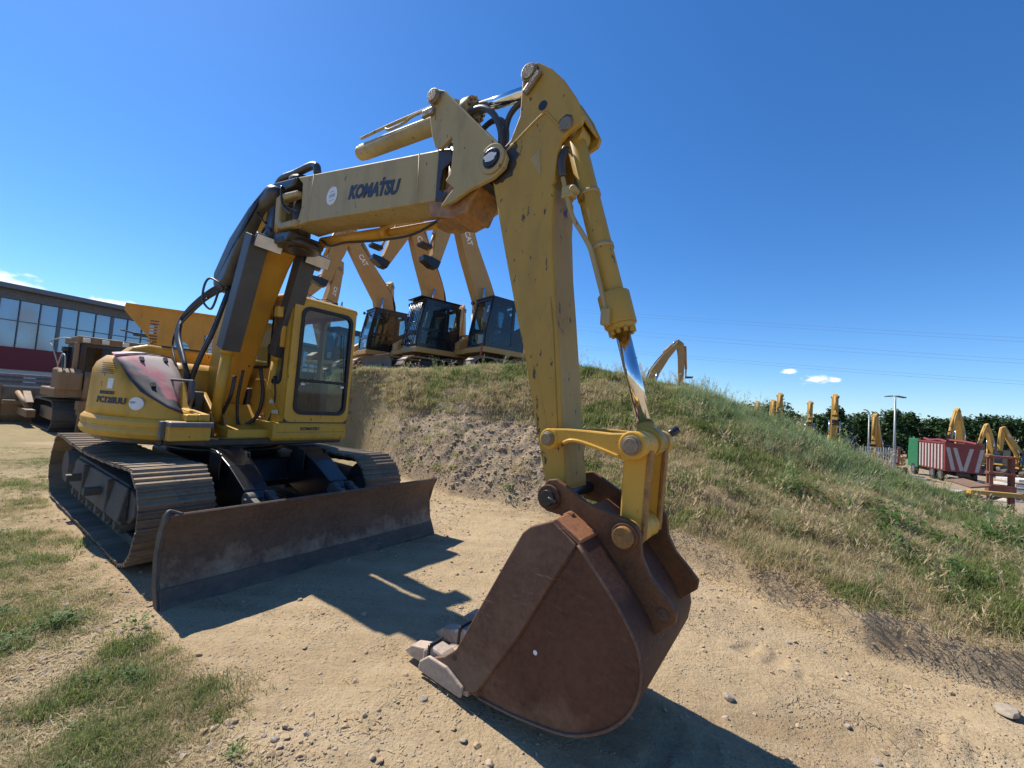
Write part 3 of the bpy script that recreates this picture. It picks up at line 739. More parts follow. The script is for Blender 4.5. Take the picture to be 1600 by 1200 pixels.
for k in range(6): m.add([on_cover(-80, 1.545 + .02 * k, -.014), on_cover(-72, 1.545 + .02 * k, -.014), on_cover(-72, 1.551 + .02 * k, -.015), on_cover(-80, 1.551 + .02 * k, -.015)], [(0, 1, 2, 3)])
o = obj('vent_slot', m, 'frame', sc_); md = o.modifiers.new('solid', 'SOLIDIFY'); md.thickness = .012; md.offset = 0

# ---- boom foot bracket
bf = MB()
for y0, y1 in ((YB - .27, YB - .225), (YB + .225, YB + .27)):
    bf.prism([(-.32, .955), (.42, .955), (.62, 1.05), (.50, 1.22), (.18, 1.42), (-.05, 1.45), (-.25, 1.25)], y0, y1)
bf.prism([(.30, .955), (.62, .955), (.60, 1.08), (.34, 1.30)], YB - .225, YB + .225)
bf.box(-.30, .98, YB - .30, YB + .27, .93, .962)
bf.prism([(.55, .96), (.98, .96), (.98, 1.05), (.60, 1.08)], YB - .27, YB + .27)
obj('boom_foot_bracket', bf, 'yellow', EX, .012)
for s_ in (-1, 1):
    yy = YB + s_ * .265
    lf_ = MB(); 
    for d in (-.07, .045): lf_.prism([(.42, .95), (.78, .95), (.72, 1.14), (.66, 1.21), (.56, 1.18)], yy + d, yy + d + .025)
    lf_.cyl((.62, yy - .09, 1.13), (.62, yy + .09, 1.13), .045, seg=16)
    obj('lift_cylinder_foot', lf_, 'greasy', EX, .006)
    cyl_ = MB(); cyl_.cyl((.62, yy, 1.13), (.735, yy, 1.86), .055); cyl_.cyl((.735, yy, 1.86), (.75, yy, 1.95), .066)
    lc = obj('lift_cylinder', cyl_, 'yellow', EX)
    obj('cylinder_rod', MB().cyl((.75, yy, 1.95), (1.12, yy, 3.02), .036), 'chrome', lc)
    g = MB(); T = Matrix.Identity(4)
    # guard plate stands in front of the rod
    A = Vector((.76, 0, 1.91)); B_ = Vector((1.19, 0, 3.09)); w2 = .088
    ax = (B_ - A).normalized(); nx_ = Vector((ax.z, 0, -ax.x))
    for (q0, q1, d0, d1) in ((-w2, w2, .070, .082), (-w2, -w2 + .01, -.09, .0695), (w2 - .01, w2, -.09, .0695)):
        vs = []
        for P in (A, B_):
            for (qq, dd) in ((q0, d0), (q1, d0), (q1, d1), (q0, d1)): vs.append(P + nx_ * dd + Vector((0, yy + qq, 0)))
        g.add(vs, [(0, 1, 2, 3), (7, 6, 5, 4), (0, 4, 5, 1), (1, 5, 6, 2), (2, 6, 7, 3), (3, 7, 4, 0)])
    gd = obj('rod_guard', g, 'guard', lc, .003)
    lp = MB(); P = B_ - ax * .03 + nx_ * .14 + Vector((0, yy + .06, 0))
    Tm = Matrix.Translation(P) @ Matrix.Rotation(R(24), 4, 'Y') @ Matrix.Rotation(R(-16), 4, 'Z')
    lp.box(-.05, .045, -.13, .13, -.07, .07, Tm)
    wl_ = obj('work_lamp', lp, 'black', EX, .01)
    obj('lamp_lens', MB().box(.046, .052, -.122, .122, -.062, .062, Tm), 'lamp', wl_, .002)
    obj('lamp_bracket', MB().box(-.12, -.04, -.05, .05, -.02, .02, Tm).box(-.14, -.02, -.02, .02, .0, .12, Tm), 'black', wl_, .004)

# ---- lower boom
low = MB().prism([(-.16, 1.08), (-.12, 1.3), (-.02, 1.72), (.09, 2.14), (.33, 2.61), (.70, 3.10), (.98, 3.42), (1.12, 3.50), (1.28, 3.48), (1.36, 3.32), (1.33, 3.17), (1.05, 2.88), (.80, 2.50), (.56, 2.02), (.34, 1.55), (.22, 1.22), (.12, 1.06), (-.02, 1.02)], YB - .15, YB + .15)
lowb = obj('lower_boom', low, 'orange_boom', EX, .02)
sdm = MB()
sdm.prism([(-.15, 1.10), (-.11, 1.3), (-.01, 1.72), (.10, 2.13), (.33, 2.585), (.55, 2.88), (.70, 2.84), (.54, 2.5), (.40, 2.05), (.28, 1.62), (.17, 1.22), (.08, 1.06)], YB - .166, YB - .148)
obj('boom_side_plate', sdm, 'yellow', lowb, .004)
obj('boom_foot_pin', MB().cyl((0, YB - .30, 1.20), (0, YB + .30, 1.20), .06).cyl((0, YB - .23, 1.20), (0, YB - .15, 1.20), .12).cyl((0, YB + .15, 1.20), (0, YB + .23, 1.20), .12), 'steel', EX, .004)
cv = MB().prism([(.05, 2.66), (.01, 2.86), (.38, 3.25), (.83, 3.53), (1.22, 3.69), (1.36, 3.60), (1.28, 3.46), (1.0, 3.44), (.72, 3.14), (.40, 2.70), (.22, 2.60)], YB - .255, YB + .14)
obj('hose_cover', cv, 'cover', EX, .075, smooth=60, seg=5)
# boom head: greasy fork with vertical swing pin
hd = MB()
hd.prism([(1.16, 3.02), (1.66, 3.0), (1.70, 3.09), (1.2, 3.14)], YB - .19, YB + .19)
hd.prism([(1.10, 3.56), (1.62, 3.58), (1.66, 3.66), (1.2, 3.72), (1.08, 3.64)], YB - .17, YB + .17)
hd.prism([(1.06, 3.1), (1.26, 3.08), (1.26, 3.6), (1.1, 3.62)], YB - .17, YB + .17)
obj('boom_head_fork', hd, 'grease', EX, .02)
obj('swing_pin', MB().cyl((1.52, YB, 2.97), (1.52, YB, 3.70), .10).cyl((1.52, YB, 2.985), (1.52, YB, 3.05), .20, seg=32).cyl((1.52, YB, 3.66), (1.52, YB, 3.72), .16), 'grease', EX)
obj('fork_link', MB().prism([(1.30, 3.52), (1.42, 3.54), (1.74, 3.50), (1.74, 3.44), (1.46, 3.46), (1.42, 3.42), (1.42, 3.26), (1.48, 3.22), (1.76, 3.20), (1.74, 3.13), (1.44, 3.15), (1.32, 3.24)], YB - .185, YB - .10), 'yellow_boom', EX, .02)
obj('top_guard', MB().tube([(1.06, YB - .1, 3.66), (1.25, YB - .12, 3.76), (1.5, YB - .1, 3.77), (1.72, YB - .08, 3.79), (1.86, YB - .08, 3.76), (1.9, YB - .08, 3.66)], .038, 10), 'cover', EX)
# ---- middle boom
MBY0, MBY1 = YB - .145, YB + .145
mid = MB().prism([(1.642, 3.672), (1.985, 3.614), (3.684, 3.332), (3.70, 2.945), (1.932, 3.149), (1.63, 3.155), (1.74, 3.235), (1.775, 3.33), (1.755, 3.575)], MBY0, MBY1)
midb = obj('middle_boom', mid, 'yellow_boom', EX, .012)
for (xa, za, xb, zb) in ((1.96, 3.62, 1.93, 3.15), (3.47, 3.365, 3.50, 2.965)): obj('weld_seam', MB().cyl((xa, MBY0 + .001, za), (xb, MBY0 + .001, zb), .005, seg=8), 'yellow_boom', midb)
ko = text_mesh('KOMATSU', .155, .0012, .0085, .10, width=.69)
place_text('lettering', ko, 'letter', (2.585, MBY0 - .003, 3.222), (.985, 0, -.168), (0.12, 0, 1), midb)
obj('letter_tick', MB().box(3.055, 3.085, MBY0 - .004, MBY0 - .0015, 3.262, 3.285), 'letter', midb)
dd = MB(); dd.cyl((2.32, MBY0 - .004, 3.31), (2.32, MBY0 - .0005, 3.31), .085, seg=32)
dc = obj('dealer_decal', dd, 'white', midb)
obj('dealer_decal_print', MB().box(2.275, 2.37, MBY0 - .0055, MBY0 - .0042, 3.295, 3.325).box(2.29, 2.355, MBY0 - .0055, MBY0 - .0042, 3.345, 3.352).box(2.285, 2.36, MBY0 - .0055, MBY0 - .0042, 3.265, 3.272), plain('decal_grey_print', (.35, .40, .48), .6), dc)
fk = MB()
for y0, y1 in ((MBY0, MBY0 + .02), (MBY1 - .02, MBY1)): fk.prism([(3.68, 3.335), (3.80, 3.305), (3.84, 3.22), (3.74, 3.17), (3.72, 3.02), (3.80, 2.98), (3.76, 2.925), (3.68, 2.945)], y0, y1)
fk.prism([(3.66, 3.33), (3.86, 3.30), (3.86, 3.22), (3.66, 3.24)], MBY0 + .02, MBY1 - .02)
obj('boom_fork', fk, 'grease', midb, .008)
oc = MB(); oc.cyl((1.68, .05, 3.10), (2.7, .05, 3.01), .055); oc.cyl((2.7, .05, 3.01), (2.78, .05, 3.003), .066)
ofc = obj('offset_cylinder', oc, 'orange_boom', EX)
obj('cylinder_rod', MB().cyl((2.78, .05, 3.003), (3.72, .05, 2.93), .035), 'orange_boom', ofc)
obj('slack_hose', MB().tube([(1.78, -.03, 3.08), (1.95, -.03, 2.99), (2.15, .0, 3.0), (2.4, .02, 2.975), (2.75, .02, 2.93), (3.15, .02, 2.91), (3.45, .0, 2.96)], .011, 6), 'rubber', EX)
# ---- arm bracket
BR = [(3.585, 3.73), (3.61, 3.765), (3.66, 3.775), (3.735, 3.735), (4.136, 3.305), (4.315, 3.12), (4.345, 3.06), (4.325, 2.995), (4.245, 2.952), (4.03, 2.918), (3.915, 2.875), (3.784, 2.86), (3.852, 2.925), (3.902, 2.969), (3.815, 3.041), (3.859, 3.085), (3.864, 3.263), (3.842, 3.353), (3.74, 3.30), (3.68, 3.33), (3.64, 3.42), (3.605, 3.55)]
bk = MB()
for y0, y1 in ((YB - .185, YB - .15), (YB + .15, YB + .185)): bk.prism(BR, y0, y1)
brk = obj('arm_bracket', bk, 'yellow_boom', EX, .008)
cs = MB().prism([(3.58, 3.0), (3.78, 3.02), (3.90, 3.10), (4.0, 3.02), (4.10, 2.965), (4.02, 2.86), (3.985, 2.79), (3.94, 2.80), (3.86, 2.78), (3.64, 2.84)], YB - .135, YB + .135)
obj('bracket_casting', cs, 'greasy', brk, .014)
obj('offset_pin', MB().cyl((3.74, YB, 2.80), (3.74, YB, 3.40), .085).cyl((3.74, YB, 2.795), (3.74, YB, 2.83), .115, seg=28), 'greasy', brk)
obj('bracket_web', MB().prism([(3.9, 3.25), (4.0, 3.42), (4.12, 3.28), (4.0, 3.1)], YB - .15, YB + .15), 'grease', brk, .01)
def pin(name, x, z, y0, y1, r, collar, parent, mat='steel'):
    m = MB().cyl((x, y0, z), (x, y1, z), r, seg=24)
    for yy, s_ in ((y0, 1), (y1, -1)): m.cyl((x, yy + s_ * .012, z), (x, yy + s_ * .03, z), collar, seg=28)
    return obj(name, m, mat, parent, .004)
pin('trunnion_pin', 3.655, 3.70, YB - .235, YB + .235, .046, .055, brk)
obj('pin_keeper', MB().box(3.54, 3.66, YB - .215, YB - .187, 3.575, 3.635), 'steel', brk, .01)
arm_pin = pin('arm_pin', 4.232, 3.072, YB - .215, YB + .215, .058, .07, brk, 'black')
obj('pin_boss', MB().cyl((4.232, YB - .20, 3.072), (4.232, YB - .186, 3.072), .098, seg=32), 'yellow_boom', brk, .004)
obj('grease_smear', MB().add([(4.232 + .05 * math.cos(a) * (1 + .25 * math.sin(5 * a)), YB - .2165, 3.072 + .03 * math.sin(a)) for a in [k * .45 for k in range(14)]], [tuple(range(14))]), 'white', arm_pin)
# ---- arm cylinder (trunnion mounted)
ac = MB(); ac.cyl((2.52, YB, 3.745), (3.80, YB, 3.662), .068, seg=28); ac.cyl((2.475, YB, 3.748), (2.52, YB, 3.745), .062); ac.cyl((3.80, YB, 3.662), (3.875, YB, 3.657), .094, seg=28); ac.cyl((3.60, YB, 3.694), (3.71, YB, 3.687), .098, seg=28)
acy = obj('arm_cylinder', ac, 'yellow_boom', EX, .004)
obj('cylinder_rod', MB().cyl((3.875, YB, 3.657), (4.40, YB, 3.60), .043, seg=24), 'chrome', acy)
obj('rod_eye', MB().cyl((4.442, YB - .05, 3.596), (4.442, YB + .05, 3.596), .085).cyl((4.34, YB, 3.607), (4.44, YB, 3.597), .055), 'greasy', acy)
obj('hydraulic_pipe', MB().tube([(2.56, YB - .06, 3.83), (2.9, YB - .07, 3.81), (3.2, YB - .075, 3.79), (3.45, YB - .08, 3.77), (3.58, YB - .085, 3.76)], .014, 6).tube([(2.95, YB - .09, 3.77), (3.02, YB - .10, 3.735), (3.2, YB - .10, 3.73), (3.28, YB - .09, 3.76), (3.5, YB - .09, 3.75)], .011, 6), 'yellow_boom', acy)
gb = MB()
for k in range(10):
    a = 2 * math.pi * k / 10; c_, s_ = math.cos(a) * .074, math.sin(a) * .074; gb.cyl((3.872, YB + c_, 3.657 + s_), (3.90, YB + c_, 3.655 + s_), .013, seg=6)
obj('gland_bolt', gb, 'greasy', acy)
# ---- arm
HEAD = [(4.385, 3.50), (4.385, 3.60), (4.405, 3.645), (4.447, 3.662), (4.50, 3.648), (4.597, 3.568), (4.692, 3.455), (4.776, 3.32), (4.838, 3.185), (4.822, 3.142), (4.738, 3.112), (4.693, 3.075), (4.678, 3.01), (4.672, 2.846), (4.60, 2.75), (4.30, 2.78), (4.23, 2.88), (4.20, 2.96), (4.16, 3.07), (4.215, 3.13), (4.325, 3.20), (4.385, 3.34)]
AY0, AY1 = YB - .12, YB + .12
hp = MB()
for y0, y1 in ((AY0 - .014, AY0 + .016), (AY1 - .016, AY1 + .014)): hp.prism(HEAD, y0, y1)
arm = obj('arm_head', hp, 'yellow_arm', EX, .006)
body = MB().prism([(4.20, 2.96), (4.165, 3.07), (4.222, 3.115), (4.33, 3.185), (4.45, 3.20), (4.56, 3.15), (4.58, 2.98), (4.672, 2.80), (4.676, 2.594), (4.704, 2.314), (4.738, 2.086), (4.789, 1.719), (4.827, 1.419), (4.872, 1.10), (4.872, 1.03), (4.84, .985), (4.79, .99), (4.755, 1.05), (4.736, 1.119), (4.661, 1.387), (4.541, 1.832), (4.472, 2.037), (4.322, 2.532)], AY0 - .0155, AY1 + .0155)
armb = obj('arm', body, 'yellow_arm', EX, .014)
arm.parent = armb
# raised long plate along the side
obj('wear_plate', MB().prism([(4.60, 1.86), (4.70, 2.15), (4.735, 1.95), (4.77, 1.66), (4.803, 1.40), (4.74, 1.40)], AY0 - .0225, AY0 - .0160), 'yellow_arm', armb, .004)
obj('head_cover', MB().sheet([(4.47, 3.655), (4.52, 3.63), (4.60, 3.555), (4.685, 3.45), (4.768, 3.315), (4.828, 3.19)], AY0 + .018, AY1 - .018, -.014), 'yellow_arm', armb, .003)
obj('stiffener_bead', MB().tube([(4.30, AY0 - .016, 3.13), (4.44, AY0 - .016, 3.22), (4.565, AY0 - .016, 3.29), (4.60, AY0 - .016, 3.27), (4.64, AY0 - .016, 3.22), (4.69, AY0 - .016, 3.16)], .008, 6, 3), 'yellow_arm', armb)
obj('side_hole', MB().cyl((4.555, AY0 - .0175, 3.345), (4.555, AY0 - .012, 3.345), .03, seg=20), 'black', armb)
obj('reflector_patch', MB().prism([(4.49, 3.02), (4.555, 3.07), (4.575, 2.89)], AY0 - .0185, AY0 - .0160), 'yellow_boom', armb)
pin('rod_pin', 4.442, 3.596, AY0 - .045, AY1 + .045, .048, .058, armb)
obj('pin_keeper', MB().box(-.075, .075, AY0 - .045, AY0 - .016, -.022, .022, Matrix.Translation((4.475, 0, 3.515)) @ Matrix.Rotation(R(-45), 4, 'Y')), 'steel', armb, .01)
pin('cylinder_pin', 4.727, 3.165, AY0 - .032, AY1 + .032, .040, .046, armb)
def crescent(x, z, y, r0, r1, a0, a1, off):
    n = 22; vs = []
    for k in range(n + 1):
        a = R(a0 + (a1 - a0) * k / n); w_ = math.sin(math.pi * k / n) ** .6; rr = r0 + (r1 - r0) * w_ * (1 + .12 * math.sin(k * 2.3) + .08 * math.sin(k * 5.1))
        vs += [(x + r0 * math.cos(a), y, z + r0 * math.sin(a)), (x + rr * math.cos(a), y, z + rr * math.sin(a))]
    return MB().add(vs, [(2 * k, 2 * k + 1, 2 * k + 3, 2 * k + 2) for k in range(n)])
obj('grease_stain', crescent(4.232, 3.072, AY0 - .0168, .085, .165, -120, 70, 0), 'grease', armb)
obj('grease_stain', crescent(4.442, 3.596, AY0 - .0150, .045, .066, -80, 60, 0), 'grease', armb)
obj('grease_stain', crescent(4.727, 3.165, AY0 - .0150, .035, .062, 20, 200, 0), 'grease', armb)
# ---- bucket cylinder
p0 = Vector((4.715, YB, 3.165)); p1 = Vector((5.262, YB, 1.372)); ax = (p1 - p0).normalized()
q = lambda s: p0 + ax * s
tl = (p1 - p0).length
bc = MB(); bc.cyl(q(.05), q(1.05), .062, seg=28); bc.cyl(q(1.05), q(1.235), .088, seg=28); bc.cyl(q(1.235), q(1.262), .082, .07, seg=28); bc.cyl(p0 - Vector((0, .06, 0)), p0 + Vector((0, .06, 0)), .08, seg=24)
bcy = obj('bucket_cylinder', bc, 'yellow_arm', EX, .004)
obj('cylinder_rod', MB().cyl(q(1.262), q(tl - .10), .04, seg=24), 'chrome', bcy)
obj('rod_eye', MB().cyl(q(tl - .10), q(tl - .02), .045, seg=20).cyl(p1 - Vector((0, .06, 0)), p1 + Vector((0, .06, 0)), .075, seg=24), 'yellow_arm', bcy)
cb_ = MB()
for s_ in (.40, .75): cb_.cyl(q(s_), q(s_ + .025), .069, seg=28)
obj('pipe_clamp', cb_, 'yellow_boom', bcy)
gb = MB(); sx_ = ax.cross(Vector((0, 1, 0))).normalized()
for k in range(10):
    a = 2 * math.pi * k / 10; d = (Vector((0, 1, 0)) * math.cos(a) + sx_ * math.sin(a)) * .062; gb.cyl(q(1.25) + d, q(1.285) + d, .012, seg=6)
obj('gland_bolt', gb, 'yellow_arm', bcy)
obj('hydraulic_pipe', MB().tube([(4.715, -.235, 2.86), (4.735, -.24, 2.80), (4.765, -.24, 2.70), (4.80, -.235, 2.60), (4.86, -.225, 2.50), (4.905, -.215, 2.42), (4.935, -.21, 2.33), (4.985, -.205, 2.17), (5.025, -.20, 2.03), (5.04, -.195, 1.99)], .0135, 8), 'yellow_boom', bcy)
obj('pipe_block', MB().box(4.725, 4.80, -.26, -.20, 2.72, 2.79).box(5.0, 5.05, -.235, -.19, 1.97, 2.06).cyl((4.80, -.20, 2.76), (4.80, -.27, 2.76), .022, seg=8), 'yellow_boom', bcy, .008)
obj('braided_hose', MB().tube([(4.70, -.20, 3.06), (4.70, -.235, 2.96), (4.715, -.235, 2.86)], .021, 10).tube([(4.73, -.12, 3.06), (4.76, -.14, 2.95), (4.77, -.16, 2.84), (4.775, -.20, 2.76)], .018, 8), 'cover', bcy)
# ---- bucket linkage
def bar_link(y0, y1):
    top = [(4.80, 1.400), (4.90, 1.408), (5.02, 1.410), (5.14, 1.408), (5.24, 1.418)]
    bot = [(5.24, 1.285), (5.16, 1.30), (5.08, 1.325), (4.98, 1.345), (4.88, 1.335), (4.80, 1.29)]
    m = MB().prism(top + bot, y0, y1)
    m.cyl((4.812, y0 - .008, 1.348), (4.812, y1 + .008, 1.348), .054, seg=28); m.cyl((5.258, y0 - .012, 1.362), (5.258, y1 + .012, 1.362), .066, seg=32)
    return m
gl1 = obj('guide_link', bar_link(YB - .245, YB - .185), 'yellow', EX, .008)
obj('guide_link', bar_link(YB + .185, YB + .245), 'yellow', EX, .008)
obj('link_ridge', MB().tube([(4.90, YB - .246, 1.335), (4.94, YB - .25, 1.352), (5.0, YB - .25, 1.35), (5.1, YB - .25, 1.328), (5.2, YB - .247, 1.30)], .010, 6), 'yellow', gl1)
pin('link_pin', 4.812, 1.348, YB - .282, YB + .282, .030, .037, EX)
pin('link_pin', 5.258, 1.362, YB - .285, YB + .285, .036, .046, EX)
obj('grease_cap', MB().cyl((5.275, YB + .285, 1.40), (5.32, YB + .33, 1.44), .022, seg=10), 'black', EX)
bl_ = MB()
PB = Vector((5.246, 0, .945))
for y0, y1 in ((YB - .175, YB - .135), (YB + .085, YB + .125)):
    bl_.prism([(5.20, 1.40), (5.315, 1.40), (5.318, 1.30), (5.30, .90), (5.26, .875), (5.19, .93), (5.19, 1.28)], y0, y1)
bl_.prism([(5.205, 1.27), (5.235, 1.27), (5.225, .98), (5.195, .98)], YB - .135, YB + .085)
bl_.cyl((5.258, YB - .178, 1.362), (5.258, YB + .128, 1.362), .068, seg=28)
bl_.cyl((5.246, YB - .178, .945), (5.246, YB + .128, .945), .066, seg=28)
blk = obj('bucket_link', bl_, 'yellow', EX, .01)
fgr = MB()
for y0, y1 in ((YB - .180, YB - .130), (YB + .080, YB + .130)): fgr.prism([(5.312, 1.34), (5.328, 1.34), (5.328, 1.28), (5.312, .92), (5.29, .90), (5.304, 1.28)], y0, y1)
obj('link_flange', fgr, 'greasy', blk, .006)
# ---- bucket
SD = [(4.27, .10), (4.39, .165), (4.462, .226), (4.51, .32), (4.579, .451), (4.671, .626), (4.76, .795), (4.82, .906), (4.862, .944), (4.977, .995), (5.105, .922), (5.176, .847), (5.283, .735), (5.365, .635), (5.402, .554), (5.413, .470), (5.40, .383), (5.37, .312), (5.312, .238), (5.242, .18), (5.149, .125), (5.048, .092), (4.824, .058), (4.60, .045), (4.40, .036), (4.25, .042)]
BY0, BY1 = -.56, .32
bs = MB()
for y0, y1 in ((BY0, BY0 + .018), (BY1 - .018, BY1)): bs.prism(SD, y0, y1)
bkt = obj('bucket', bs, 'bucket', EX, .005)
back = [(5.06, .945)] + SD[10:][::1]
obj('bucket_shell', MB().sheet([(4.25, .042), (4.40, .034), (4.60, .043), (4.824, .055), (5.048, .089), (5.149, .122), (5.242, .177), (5.312, .235), (5.372, .310), (5.403, .383), (5.416, .470), (5.405, .554), (5.368, .635), (5.283, .738), (5.176, .85), (5.105, .925)], BY0 + .002, BY1 - .002, .02), 'bucket', bkt, .003, smooth=40)
wp = MB()
FL = [(4.462, .226), (4.51, .32), (4.579, .451), (4.671, .626), (4.76, .795), (4.82, .906), (4.862, .944), (4.977, .995), (5.100, .915), (5.001, .743), (4.84, .44), (4.61, .075), (4.54, .05), (4.30, .05), (4.28, .11), (4.39, .165)]
wp.prism(FL, BY0 - .014, BY0 - .0005); wp.prism(FL, BY1 + .0005, BY1 + .014)
obj('side_wear_plate', wp, 'bucket_in', bkt, .006)
obj('top_tube', MB().prism([(4.955, .985), (4.977, 1.003), (5.112, .928), (5.095, .83), (5.04, .80), (4.94, .93)], BY0 + .02, BY1 - .02), 'rust_top', bkt, .008)
tabm = MB().prism([(4.945, .99), (4.977, 1.012), (5.0, 1.0), (4.99, .97)], YB - .30, YB - .262)
obj('weld_bead', MB().tube([(x_, BY0 - .003, z_) for x_, z_ in ((5.105, .915), (5.176, .84), (5.283, .728), (5.36, .632), (5.398, .552), (5.408, .470), (5.395, .386), (5.365, .316), (5.308, .243), (5.24, .186), (5.147, .131), (5.046, .098), (4.824, .064), (4.62, .052))], .007, 6, 2), 'bucket_in', bkt)
obj('weld_bead', MB().tube([(x_, BY0 - .004, z_) for x_, z_ in ((5.094, .90), (5.001, .738), (4.92, .59), (4.84, .435), (4.72, .25), (4.62, .085))], .007, 6, 2), 'bucket', bkt)
obj('lifting_tab', tabm, 'rust_top', bkt, .006)
obj('lip_plate', MB().prism([(4.20, .030), (4.56, .028), (4.56, .062), (4.28, .066), (4.20, .05)], BY0 - .012, BY1 + .012), 'tooth', bkt, .006)
obj('side_cutter', MB().prism([(4.22, .035), (4.53, .02), (4.54, .075), (4.42, .13), (4.29, .135), (4.225, .085)], BY0 - .034, BY0 - .0145), 'tooth', bkt, .008)
obj('side_hole', MB().cyl((4.458, BY0 - .0155, .185), (4.458, BY0 - .0142, .185), .016, seg=16), 'black', bkt)
obj('paint_fleck', MB().cyl((4.925, BY0 - .0012, .385), (4.925, BY0 - .0004, .385), .011, seg=12), 'white', bkt)
for yy in (BY0 + .06, BY0 + .31, BY0 + .57, BY1 - .06):
    t_ = MB().prism([(4.43, .10), (4.34, .145), (4.25, .155), (4.20, .12), (4.20, .035), (4.40, .028)], yy - .048, yy + .048)
    ad = obj('tooth_adapter', t_, 'tooth', bkt, .014)
    tm = MB(); hw = .043; tw = .03
    tm.add([(4.235, yy - hw, .132), (4.235, yy + hw, .132), (4.235, yy + hw, .038), (4.235, yy - hw, .038), (4.10, yy - hw * .9, .098), (4.10, yy + hw * .9, .098), (4.035, yy + tw, .044), (4.035, yy - tw, .044), (4.10, yy + hw * .9, .036), (4.10, yy - hw * .9, .036)],
           [(0, 1, 5, 4), (4, 5, 6, 7), (2, 3, 9, 8), (8, 9, 7, 6), (0, 4, 9, 3), (4, 7, 9), (1, 2, 8, 5), (5, 8, 6), (0, 3, 2, 1)])
    tt_ = obj('bucket_tooth', tm, 'tooth', ad, .006)
    obj('tooth_strap', MB().prism([(4.236, .02), (4.252, .02), (4.262, .165), (4.245, .165)], yy - .056, yy + .056), 'black', tt_, .005)
EAR = [(4.785, 1.03), (4.79, 1.09), (4.822, 1.135), (4.87, 1.146), (4.93, 1.119), (5.047, 1.058), (5.157, 1.034), (5.251, 1.021), (5.291, 1.003), (5.313, .971), (5.327, .872), (5.371, .792), (5.445, .722), (5.487, .675), (5.482, .632), (5.438, .592), (5.405, .556), (5.36, .60), (5.267, .734), (5.18, .80), (5.06, .86), (4.98, .94), (4.90, .97), (4.82, .975)]
for y0, y1 in ((YB - .245, YB - .215), (YB + .215, YB + .245)):
    e_ = obj('bucket_ear', MB().prism(EAR, y0, y1), 'ear', bkt, .006)
    s_ = -1 if y0 < YB else 1; yo = y0 if s_ < 0 else y1
    obj('ear_boss', MB().cyl((4.842, yo + s_ * .002, 1.05), (4.842, yo + s_ * .022, 1.05), .064, seg=32), 'bucket', e_, .004)
    obj('ear_boss', MB().cyl((5.246, yo + s_ * .002, .945), (5.246, yo + s_ * .016, .945), .062, seg=28), 'ear', e_, .004)
    obj('blank_disc', MB().cyl((5.432, yo + s_ * .001, .655), (5.432, yo + s_ * .004, .655), .027, seg=24), 'bucket_in', e_)
obj('bucket_pin', MB().cyl((4.842, YB - .285, 1.05), (4.842, YB + .285, 1.05), .04, seg=20).cyl((4.85, YB - .28, 1.05), (4.90, YB - .28, 1.035), .012, seg=8), 'black', bkt, .004)
obj('bucket_pin', MB().cyl((5.246, YB - .29, .945), (5.246, YB + .29, .945), .048, seg=24), 'greasy', bkt, .004)

# ---- hoses
def hose(pts, r, mat='rubber', name='hydraulic_hose'): return obj(name, MB().tube(pts, r, 8, 5), mat, EX)
for k in range(3):
    d = k * .035
    hose([(.36, -.30, 2.74 - d), (.10, -.38, 2.64 - d), (-.15, -.45, 2.49 - d * .8), (-.33, -.5, 2.33 - d * .4), (-.31 + d, -.55, 2.17), (-.18 + d, -.58, 2.02), (.08 + d * .8, -.60, 1.83), (.28 + d * .4, -.6, 1.65), (.27, -.58 + d, 1.42)], .022)
for k in range(2):
    d = k * .05
    hose([(.30 + d, -.28, 2.66), (.38 + d, -.36, 2.41), (.44 + d, -.45, 2.09), (.37 + d, -.52, 1.79), (.29 + d, -.56, 1.50)], .019)
hose([(.12, -.42, 2.52), (-.05, -.5, 2.35), (-.28, -.56, 2.15), (-.24, -.6, 1.95), (-.02, -.62, 1.75), (.2, -.60, 1.5)], .011)
obj('hose_bundle_boot', MB().cyl((.27, -.55, 1.25), (.29, -.57, 1.56), .075, .055, seg=16), 'rubber', EX)
obj('hose_guard_rail', MB().tube([(.30, -.34, 2.63), (.27, -.37, 2.70), (.12, -.42, 2.765), (.07, -.45, 2.68), (.065, -.45, 2.50), (.20, -.42, 2.39), (.26, -.40, 2.43), (.22, -.35, 2.63)], .0125, 8, 3), 'guard', EX)
hose([(1.12, -.30, 3.28), (.97, -.33, 3.42), (.96, -.34, 3.53), (1.064, -.31, 3.57), (1.247, -.29, 3.505), (1.543, -.29, 3.37), (1.76, -.28, 3.27)], .009)
hose([(1.40, -.30, 3.62), (1.44, -.31, 3.50), (1.50, -.31, 3.38), (1.66, -.30, 3.26)], .012, 'cover')
hose([(1.02, -.31, 3.10), (1.18, -.32, 3.22), (1.30, -.30, 3.12), (1.22, -.29, 2.98)], .012)
for pts, r_ in (([(.80, -.31, 1.62), (.80, -.33, 1.40), (.64, -.33, 1.18), (.58, -.30, 1.04)], .019), ([(.62, -.16, 1.70), (.58, -.17, 1.40), (.60, -.16, 1.14), (.66, -.15, 1.06)], .017),
                ([(.62, .02, 1.76), (.66, .06, 1.42), (.62, .02, 1.15), (.56, -.12, 1.04)], .021), ([(.78, .12, 1.66), (.86, .12, 1.42), (.80, .10, 1.14), (.66, .0, 1.03)], .021), ([(.58, -.30, 1.05), (.66, -.12, .99), (.80, .08, 1.05)], .02)):
    hose(pts, r_)
